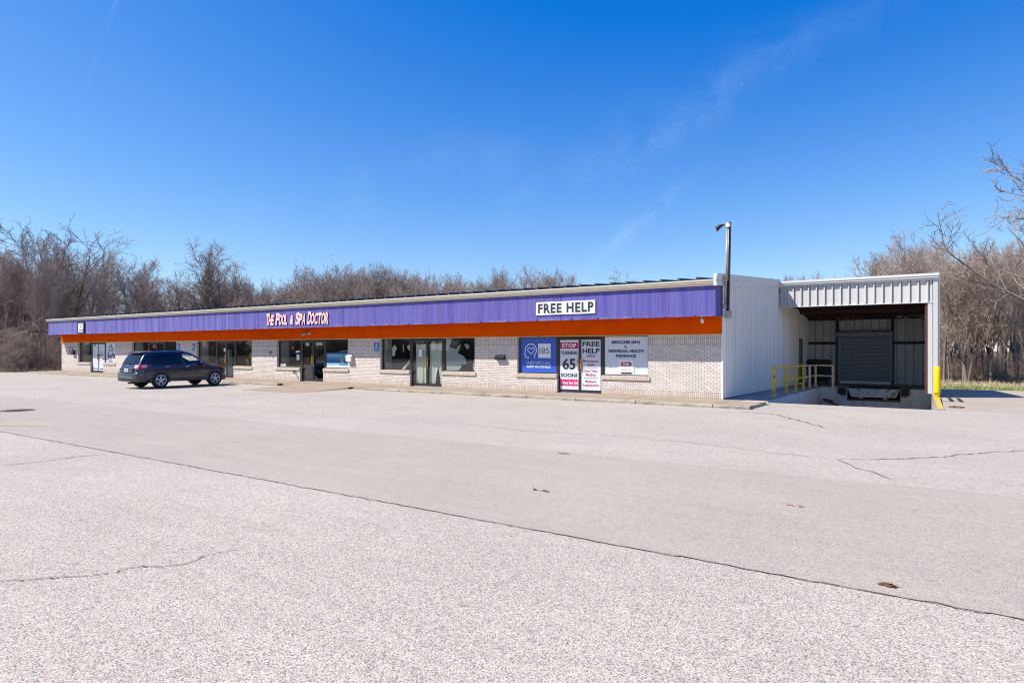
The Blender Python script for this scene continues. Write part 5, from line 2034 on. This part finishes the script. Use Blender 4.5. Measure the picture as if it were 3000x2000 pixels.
# ------------------------------------------------------------------ bare trees
def tree_proto(kind, seed):
    rng = random.Random(seed)
    T, C = MB(), MB()

    def grow(mb, p, d, L, r0, r1, n, sides, wob, up):
        pts, rad, dirs = [p.copy()], [r0], [d.copy()]
        d = d.copy()
        for i in range(n):
            d = d + Vector((rng.gauss(0, wob), rng.gauss(0, wob), rng.gauss(0, wob) + up))
            d.normalize()
            p = p + d * (L / n)
            pts.append(p.copy()); rad.append(r0 + (r1 - r0) * (i + 1) / n); dirs.append(d.copy())
        mb.tube(pts, rad, sides, cap=False)
        return pts, rad, dirs

    def side_dir(d, ang):
        o = d.orthogonal().normalized()
        o.rotate(Matrix.Rotation(rng.uniform(0, 2 * math.pi), 3, d))
        return (d * math.cos(ang) + o * math.sin(ang)).normalized()

    def at(pts, rad, dirs, t):
        f = t * (len(pts) - 1)
        i = min(int(f), len(pts) - 2)
        u = f - i
        return pts[i].lerp(pts[i + 1], u), rad[i] + (rad[i + 1] - rad[i]) * u, dirs[i].lerp(dirs[i + 1], u).normalized()

    K = dict(
        forest=dict(h=10, r=.13, stems=1, n1=13, n2=8, n3=6, n4=4, a1=(16, 38), l1=.46, start=.30, up=.085, wob=.035, tw=.46, lead=.70),
        spread=dict(h=10, r=.20, stems=1, n1=9, n2=9, n3=6, n4=5, a1=(25, 52), l1=.50, start=.30, up=.10, wob=.055, tw=.40, lead=.58),
        slender=dict(h=10, r=.10, stems=1, n1=14, n2=8, n3=6, n4=4, a1=(12, 26), l1=.42, start=.22, up=.11, wob=.03, tw=.46, lead=.78),
        multi=dict(h=10, r=.11, stems=4, n1=8, n2=7, n3=5, n4=4, a1=(14, 34), l1=.36, start=.25, up=.09, wob=.045, tw=.44, lead=.80),
        fan=dict(h=10, r=.08, stems=10, n1=7, n2=5, n3=4, n4=3, a1=(12, 30), l1=.30, start=.2, up=.06, wob=.035, tw=.5, lead=.85),
        brush=dict(h=10, r=.06, stems=13, n1=6, n2=5, n3=4, n4=3, a1=(25, 70), l1=.26, start=.08, up=.02, wob=.10, tw=.60, lead=.88),
    )[kind]
    h = K['h']
    tips = []
    for s_ in range(K['stems']):
        d = Vector((0, 0, 1))
        if K['stems'] > 1:
            a = rng.uniform(0, 6.28)
            sp_ = {'multi': .22, 'fan': .55, 'brush': .75}[kind] * rng.uniform(.3, 1)
            d = Vector((math.cos(a) * sp_, math.sin(a) * sp_, 1)).normalized()
        else:
            d = Vector((rng.gauss(0, .04), rng.gauss(0, .04), 1)).normalized()
        base = Vector((rng.gauss(0, .12), rng.gauss(0, .12), -.3)) if K['stems'] > 1 else Vector((0, 0, -.3))
        hh = h * (1 if K['stems'] == 1 else rng.uniform(.6, 1))
        lead = K['lead']
        tr = grow(T, base, d, hh * lead, K['r'], K['r'] * .14, 12, 7, K['wob'], .03)
        for i in range(K['n1']):
            t = K['start'] + (1 - K['start']) * (i + rng.random()) / K['n1']
            p, r, dd = at(*tr, min(t, .985))
            L1 = h * K['l1'] * (1.2 - .55 * t) * rng.uniform(.65, 1.2)
            b1 = grow(T, p, side_dir(dd, R(rng.uniform(*K['a1']))), L1, max(.018, r * .62), .012, 7, 5, K['wob'] * 1.7, K['up'])
            for j in range(K['n2']):
                t2 = .2 + .8 * (j + rng.random()) / K['n2']
                p2, r2, d2 = at(*b1, min(t2, .99))
                L2 = L1 * rng.uniform(.28, .5) * (1.2 - .5 * t2)
                b2 = grow(C, p2, side_dir(d2, R(rng.uniform(28, 60))), L2, max(.013, r2 * .55), .009, 4, 4, .13, K['up'])
                for k in range(K['n3']):
                    t3 = .2 + .8 * (k + rng.random()) / K['n3']
                    p3, r3, d3 = at(*b2, min(t3, .99))
                    L3 = max(.22, L2 * rng.uniform(.35, .6))
                    b3 = grow(C, p3, side_dir(d3, R(rng.uniform(25, 60))), L3, .0105, .007, 3, 3, .16, K['up'] * .7)
                    for q in range(K['n4']):
                        t4 = .25 + .75 * (q + rng.random()) / K['n4']
                        p4, r4, d4 = at(*b3, min(t4, .99))
                        grow(C, p4, side_dir(d4, R(rng.uniform(25, 60))), K['tw'] * rng.uniform(.35, .9), .0075, .0045, 2, 3, .18, .03)
    zmax = max(max(v[2] for v in C.v), max(v[2] for v in T.v))
    return T, C, zmax


PROTOS = []


def proto(kind, seed, tm, cm):
    T, C, zm = tree_proto(kind, seed)
    name = {'brush': 'thicket_shrub', 'fan': 'bare_tree'}.get(kind, 'bare_tree')
    root = bpy.data.objects.new(name, None)
    tr = T.build('trunk', tm, None, True)
    cr = C.build('crown', cm, None, False)
    COL.objects.link(root)
    tr.parent = root
    cr.parent = root
    PROTOS.append((kind, root, tr, cr, zm))


for kd, sd_, tm, cm in (('forest', 1, 'bark', 'twig'), ('forest', 2, 'bark_dark', 'twig_dark'), ('forest', 3, 'bark', 'twig'),
                        ('spread', 4, 'bark_dark', 'twig_dark'), ('spread', 5, 'bark_dark', 'twig_dark'),
                        ('slender', 6, 'bark_dark', 'twig_dark'), ('slender', 7, 'bark', 'twig'),
                        ('multi', 8, 'bark', 'twig'), ('multi', 9, 'bark_dark', 'twig'), ('fan', 10, 'twig', 'twig'),
                        ('brush', 11, 'brush_twig', 'brush_twig'), ('brush', 12, 'twig', 'brush_twig')):
    proto(kd, sd_, tm, cm)
USED = set()


def plant(idx, x, y, z, height, rz, label, cat, group=None, widen=1.0):
    kind, root, tr, cr, zm = PROTOS[idx]
    if idx in USED:
        r = root.copy(); COL.objects.link(r)
        a = tr.copy(); COL.objects.link(a); a.parent = r
        b = cr.copy(); COL.objects.link(b); b.parent = r
        for k in list(r.keys()):
            if k in ('label', 'group', 'category'):
                del r[k]
    else:
        USED.add(idx)
        r = root
    s_ = height / zm
    r.location = (x, y, z)
    r.rotation_euler = (0, 0, rz)
    r.scale = (s_ * widen, s_ * widen, s_)
    tag(r, label, cat, group)
    return r


CX, CYW = -.5468, .8373


def ray(px, D):
    t = (px - 1500) / 1830
    return D * (CX + CYW * t), D * (CYW - CX * t)


def ground_z(y):
    return -.035 + max(lot_z(y), -.75)


top_prof = interp([(-200, 690), (0, 690), (60, 660), (140, 655), (200, 655), (260, 665), (300, 715), (330, 775), (380, 762), (430, 748), (480, 770), (520, 760), (560, 790), (620, 760),
                   (700, 770), (740, 800), (800, 815), (850, 785), (900, 770), (970, 770), (1010, 780), (1100, 760), (1180, 775), (1260, 790), (1350, 795), (1400, 790), (1480, 778),
                   (1570, 775), (1640, 785), (1700, 800), (1750, 810), (1830, 850), (1900, 870), (2100, 865), (2200, 835), (2300, 805), (2400, 795), (2440, 790), (2520, 795), (2560, 710),
                   (2620, 690), (2680, 690), (2740, 695), (2800, 712), (2860, 700), (2950, 690), (3200, 690)])


def top_height(py, D):
    return 1.77 + (1022 - py) / 1830 * D


# --- trees that stand out, one by one: (proto, px, D, top y, label, widen)
STAND = [
    (3, 205, 62, 634, 'tall dark spreading bare tree rising behind the far left end of the long roof', 1.15),
    (4, 95, 58, 652, 'broad dark bare tree at the left edge, left of the tallest spreading tree', 1.05),
    (0, 20, 56, 678, 'bare tree with grey trunk standing farthest left at the lot edge', .9),
    (7, 300, 66, 730, 'many-stemmed bare tree right of the tall spreading tree at left', .9),
    (5, 395, 75, 752, 'slender upright bare tree behind the roof above the parked car tail', 1.1),
    (6, 430, 78, 742, 'slender upright bare tree behind the roof above the parked car roof', 1.1),
    (5, 610, 82, 715, 'tall fine-twigged bare tree behind the roof above the parked car bonnet', 1.25),
    (8, 665, 84, 698, 'tallest fan-shaped bare tree behind the roof left of the pink letters', 1.05),
    (3, 990, 76, 738, 'dark bare tree with a forked open crown behind the roof right of the pink letters', .85),
    (5, 1110, 74, 758, 'fine upright bare tree behind the roof above the papered empty shop', 1.2),
    (7, 1565, 66, 763, 'wide rounded bare tree behind the roof left of the white board sign', 1.1),
    (4, 1680, 70, 770, 'small open bare tree behind the roof above the white board sign', .9),
    (9, 1785, 66, 785, 'low fan-shaped bare tree behind the roof right of the white board sign', 1.3),
    (9, 2225, 64, 806, 'low bare treetop showing over the corrugated end wall', 1.0),
    (7, 2390, 60, 790, 'rounded bare treetop behind the left half of the dock roof', .9),
    (8, 2590, 54, 676, 'tall pale bare tree behind the right half of the dock roof', .9),
    (0, 2660, 50, 672, 'tall bare tree behind the dock roof just left of its right corner', .85),
    (2, 2765, 47, 690, 'bare tree with mossy grey trunk beside the white dock corner post', .9),
    (7, 2830, 46, 712, 'many-stemmed bare tree right of the dock at the grass edge', .9),
    (1, 2905, 45, 700, 'straight bare tree at the grass edge under the big overhanging branches', .9),
    (2, 2985, 46, 690, 'bare tree at the far right edge of the photo by the grass', .9),
]
for pi, px_, D, py_, lb, wd in STAND:
    x, y = ray(px_, D)
    z = ground_z(y)
    plant(pi, x, y, z, top_height(py_, D) - z, (px_ * 1.7) % 6.28, lb, 'tree', None, wd)
# the big tree at the right leans its limbs into the picture
x, y = ray(3105, 40)
plant(3, x, y, ground_z(y), top_height(440, 40) - ground_z(y), 2.4, 'large old bare tree at far right with long heavy limbs reaching into the sky', 'tree', None, 1.2)

rng = random.Random(77)
MARKS = [(-300, 120, 'at the left edge of the lot'), (120, 320, 'behind the left end of the roof'), (320, 520, 'behind the roof above the parked car'),
         (520, 760, 'behind the roof right of the parked car'), (760, 980, 'behind the roof above the pink letters'), (980, 1240, 'behind the roof above the papered empty shop'),
         (1240, 1500, 'behind the roof above the black mailbox'), (1500, 1760, 'behind the roof above the white board sign'), (1760, 2120, 'behind the right end of the long roof'),
         (2120, 2480, 'behind the left half of the dock roof'), (2480, 2760, 'behind the right half of the dock roof'), (2760, 3400, 'in the wood right of the dock')]
LOOK = {0: 'grey', 1: 'dark', 2: 'brown', 3: 'dark spreading', 4: 'dark spreading', 5: 'dark slender', 6: 'slender grey', 7: 'many-stemmed grey', 8: 'many-stemmed dark', 9: 'low fan-shaped'}


def mark(px_):
    for a, b, t in MARKS:
        if a <= px_ < b:
            return t
    return 'in the wood right of the dock'


def wood(n, d0, d1, scale_lo, scale_hi, row, p0=-140, p1=3150):
    k = 0
    guard = 0
    while k < n and guard < n * 20:
        guard += 1
        px_ = rng.uniform(p0, p1)
        if px_ < 640 and p1 > 200 and rng.random() < .60:
            continue
        D = rng.uniform(d0, d1)
        x, y = ray(px_, D)
        if x > -58.5 and y < 44.5 + (2.5 if x > -1 else 0):
            if px_ < 400:
                continue
            D = (rng.uniform(46, 62) if row == 'front' else rng.uniform(58, 86)) / (CYW - CX * (px_ - 1500) / 1830)
            x, y = ray(px_, D)
            if y < 46:
                continue
        pi = rng.choice([0, 0, 1, 1, 2, 2, 5, 6, 7, 8]) if p0 < 2700 and p1 > 200 else rng.choice([0, 2, 2, 6, 6, 5])
        hgt = (top_height(top_prof(px_), D)) * rng.uniform(scale_lo, scale_hi) - ground_z(y)
        hgt = max(4.0, hgt)
        m = mark(px_)
        lb = '%s bare tree in the %s row %s' % (LOOK[pi], row, m)
        plant(pi, x, y, ground_z(y), hgt, rng.uniform(0, 6.28), lb, 'tree', '%s trees, %s row, %s' % (LOOK[pi], row, m), rng.uniform(.66, .95))
        k += 1


wood(128, 55, 80, .66, 1.0, 'front')
wood(100, 80, 115, .78, 1.02, 'rear')
wood(22, 60, 80, .82, 1.02, 'front', 1330, 1860)
wood(26, 80, 115, .85, 1.02, 'rear', 740, 1860)
wood(24, 62, 80, .85, 1.02, 'front', 720, 1400)
wood(14, 60, 84, .9, 1.03, 'rear', 2170, 2560)
wood(26, 47, 66, .8, 1.0, 'front', 2740, 3080)
wood(26, 52, 72, .5, .95, 'front', -120, 185)

# shrubs at the wood edge
def shrubs():
    spots = []
    for px_, D in ((-60, 52), (-15, 54), (30, 51), (75, 53), (120, 54), (150, 58), (175, 56), (205, 66), (10, 62), (100, 64), (-40, 66), (60, 72), (140, 70)):
        spots.append((px_, D, rng.uniform(2.2, 4.6), 'at the left edge of the lot'))
    for px_, D in ((2760, 50), (2790, 53), (2835, 52), (2870, 55), (2915, 51), (2960, 54), (3005, 52), (3050, 54), (2780, 60), (2850, 62), (2930, 61), (3010, 63)):
        spots.append((px_, D, rng.uniform(1.6, 3.2), 'in the wood right of the dock'))
    for i, (px_, D, h_, m) in enumerate(spots):
        x, y = ray(px_, D)
        pi = 10 + i % 2
        plant(pi, x, y, ground_z(y), h_, rng.uniform(0, 6.28), 'tangled bare thicket shrub under the trees ' + m, 'shrub', 'bare thicket shrubs ' + m, rng.uniform(.9, 1.4))


shrubs()
# one small evergreen in the wood
x, y = ray(1588, 72)
ev = thing('evergreen_tree', 'single dark evergreen among the bare trees left of the white board sign', 'tree', (x, y, -.7))
m_ = MB().tube([(x, y, -.8), (x, y, 8.6)], [.14, .03], 6)
m_.build('trunk', 'bark_dark', ev)
m_ = MB()
for i in range(2600):
    u = rng.random() ** .7
    zz = 1.5 + u * 7.3
    rr_ = (1 - u) * 1.5 + .15
    a = rng.uniform(0, 6.28)
    r_ = rr_ * math.sqrt(rng.random()) * (0.8 + .4 * math.sin(zz * 5))
    p = Vector((x + r_ * math.cos(a), y + r_ * math.sin(a), zz))
    d = Vector((math.cos(a), math.sin(a), -.3 + rng.gauss(0, .4))).normalized() * .22
    s_ = Vector((rng.gauss(0, 1), rng.gauss(0, 1), rng.gauss(0, 1))).normalized() * .06
    m_.quad(tuple(p - s_), tuple(p + s_), tuple(p + d + s_ * .4), tuple(p + d - s_ * .4))
m_.build('crown', 'evergreen', ev)


# the far mass of the wood: one object
def far_mass():
    src = [PROTOS[i] for i in (0, 1, 6, 8, 10, 11)]
    arrs = []
    for kind, root, tr, cr, zm in src:
        vs, fs, off = [], [], 0
        for ob in (tr, cr):
            me = ob.data
            v = np.empty(len(me.vertices) * 3); me.vertices.foreach_get('co', v)
            n = len(me.loops)
            li = np.empty(n, dtype=np.int64); me.loops.foreach_get('vertex_index', li)
            ls = np.empty(len(me.polygons), dtype=np.int64); me.polygons.foreach_get('loop_total', ls)
            quads = li.reshape(-1, 4)
            if ob is cr:
                quads = quads[::2] if False else quads
            vs.append(v.reshape(-1, 3)); fs.append(quads + off); off += len(v) // 3
        arrs.append((np.vstack(vs), np.vstack(fs), zm))
    def scatter(name, label, spots):
        V, F, off = [], [], 0
        for i, (x, y, hgt, w, k) in enumerate(spots):
            v, f, zm = arrs[k]
            s_ = hgt / zm
            a = (i * 2.39) % 6.28
            c_, n_ = math.cos(a), math.sin(a)
            q = np.empty_like(v)
            q[:, 0] = (v[:, 0] * c_ - v[:, 1] * n_) * s_ * w + x
            q[:, 1] = (v[:, 0] * n_ + v[:, 1] * c_) * s_ * w + y
            q[:, 2] = v[:, 2] * s_ + ground_z(y)
            V.append(q); F.append(f + off); off += len(v)
        V = np.vstack(V); F = np.vstack(F)
        me = bpy.data.meshes.new(name)
        me.vertices.add(len(V)); me.vertices.foreach_set('co', V.ravel())
        me.loops.add(F.size); me.loops.foreach_set('vertex_index', F.ravel().astype(np.int32))
        me.polygons.add(len(F)); me.polygons.foreach_set('loop_start', np.arange(0, F.size, 4, dtype=np.int32))
        me.materials.append(MATS['twig_dark'])
        me.update(calc_edges=True)
        o = bpy.data.objects.new(name, me)
        COL.objects.link(o)
        tag(o, label, name.replace('_', ' ').split()[-1], None, 'stuff')

    r_ = np.random.RandomState(5)
    spots = []
    for i in range(46):
        px_ = -100 + 3300 * (i + r_.rand()) / 46
        D = r_.uniform(112, 150)
        x, y = ray(px_, D)
        spots.append((x, y, top_height(top_prof(px_) + 8, D) * (r_.uniform(.45, .62) if px_ < 640 else r_.uniform(.72, .95)), 1.3, i % 4))
    scatter('distant_wood', 'far mass of bare brown trees closing the view behind the nearer wood', spots)
    spots = []
    for i in range(36):
        px_ = -100 + 450 * r_.rand() if i < 20 else 2740 + 460 * r_.rand()
        D = r_.uniform(60, 100)
        x, y = ray(px_, D)
        if x > -58 and y < 47:
            continue
        spots.append((x, y, r_.uniform(3, 7) if i < 20 else r_.uniform(2, 3.2), 1.3, 4 + i % 2))
    scatter('low_thicket', 'tangled low brush filling the wood between the trunks at both ends of the building', spots)
    spots = []
    for i in range(70):
        x = -230 + 215 * (i + r_.rand()) / 70
        spots.append((x, -48 - 20 * r_.rand(), r_.uniform(9, 14), 1.4, i % 4))
    for i in range(90):
        x = -230 + 215 * (i + r_.rand()) / 90
        spots.append((x, -44 - 16 * r_.rand(), r_.uniform(3.5, 6), 1.8, 4 + i % 2))
    scatter('opposite_wood', 'bare wood across the lot that the shop windows and the car mirror', spots)


far_mass()


# ------------------------------------------------------------------ grass and leaf litter
def blades(name, label, cat, mat, n, fpos, h0, h1, w, lean, seed):
    r_ = np.random.RandomState(seed)
    P = fpos(r_, n)
    n = len(P)
    h = r_.uniform(h0, h1, n)
    a = r_.uniform(0, 2 * np.pi, n)
    ln = np.abs(r_.normal(0, lean, n)) * h
    dx, dy = np.cos(a), np.sin(a)
    V = np.empty((n, 6, 3))
    sx, sy = -dy * w / 2, dx * w / 2
    top = h * np.clip(1 - .3 * ln / h, .3, 1)
    for k, (u, v, q) in enumerate(((0, 0, 1), (0, 0, -1), (.35, .6, -.8), (.35, .6, .8), (1, 1, -.25), (1, 1, .25))):
        V[:, k] = np.c_[P[:, 0] + dx * ln * u + sx * q, P[:, 1] + dy * ln * u + sy * q, P[:, 2] + top * v]
    b0 = np.arange(n)[:, None] * 6
    F = np.stack([b0 + np.array([0, 1, 2, 3]), b0 + np.array([3, 2, 4, 5])], 1).reshape(-1, 4)
    me = bpy.data.meshes.new(name)
    me.vertices.add(n * 6); me.vertices.foreach_set('co', V.ravel())
    me.loops.add(F.size); me.loops.foreach_set('vertex_index', F.ravel().astype(np.int32))
    me.polygons.add(len(F)); me.polygons.foreach_set('loop_start', np.arange(0, F.size, 4, dtype=np.int32))
    me.materials.append(MATS[mat])
    me.update(calc_edges=True)
    o = bpy.data.objects.new(name, me)
    COL.objects.link(o)
    tag(o, label, cat, None, 'stuff')


def right_verge(y0, y1, clumpy):
    def f(r_, n):
        x = r_.uniform(-6, 38, n); y = y0 + (y1 - y0) * r_.rand(n) ** 1.2
        if clumpy:
            k = np.sin(x * 1.9 + y * .7) + np.sin(x * .63 - y * 1.3 + 1) + r_.normal(0, .7, n)
            m = k > clumpy - 1
            x, y = x[m], y[m]
        z = -.035 + np.maximum(-.023 * np.maximum(0, y - 21.9), -.75)
        return np.c_[x, y, z]
    return f


def left_verge(r_, n):
    x = r_.uniform(-84, -56.6, n); y = r_.uniform(17, 40, n)
    m = (y > 18.5 + (x + 58.4) * 1.0) | (x < -58.6)
    x, y = x[m], y[m]
    return np.c_[x, y, -.035 + np.maximum(-.023 * np.maximum(0, y - 21.9), -.75)]


blades('dry_grass', 'tall straw-coloured dry grass along the yard edge right of the dock', 'grass', 'dry_grass', 52000, right_verge(44.2, 55, .9), .10, .50, .014, .55, 1)
blades('green_grass', 'short green and tan grass strip beside the yard edge right of the dock', 'grass', 'green_grass', 80000, right_verge(43.0, 52, .0), .06, .26, .018, .5, 2)
blades('forest_floor_stems', 'dry stems and low weeds on the wood floor at the left lot edge', 'undergrowth', 'dry_grass', 9000, left_verge, .1, .45, .010, .5, 3)
blades('leaf_litter', 'brown dead leaves scattered at the left lot edge', 'leaves', 'leaf_scatter', 26000, left_verge, .015, .04, .045, 1.2, 4)
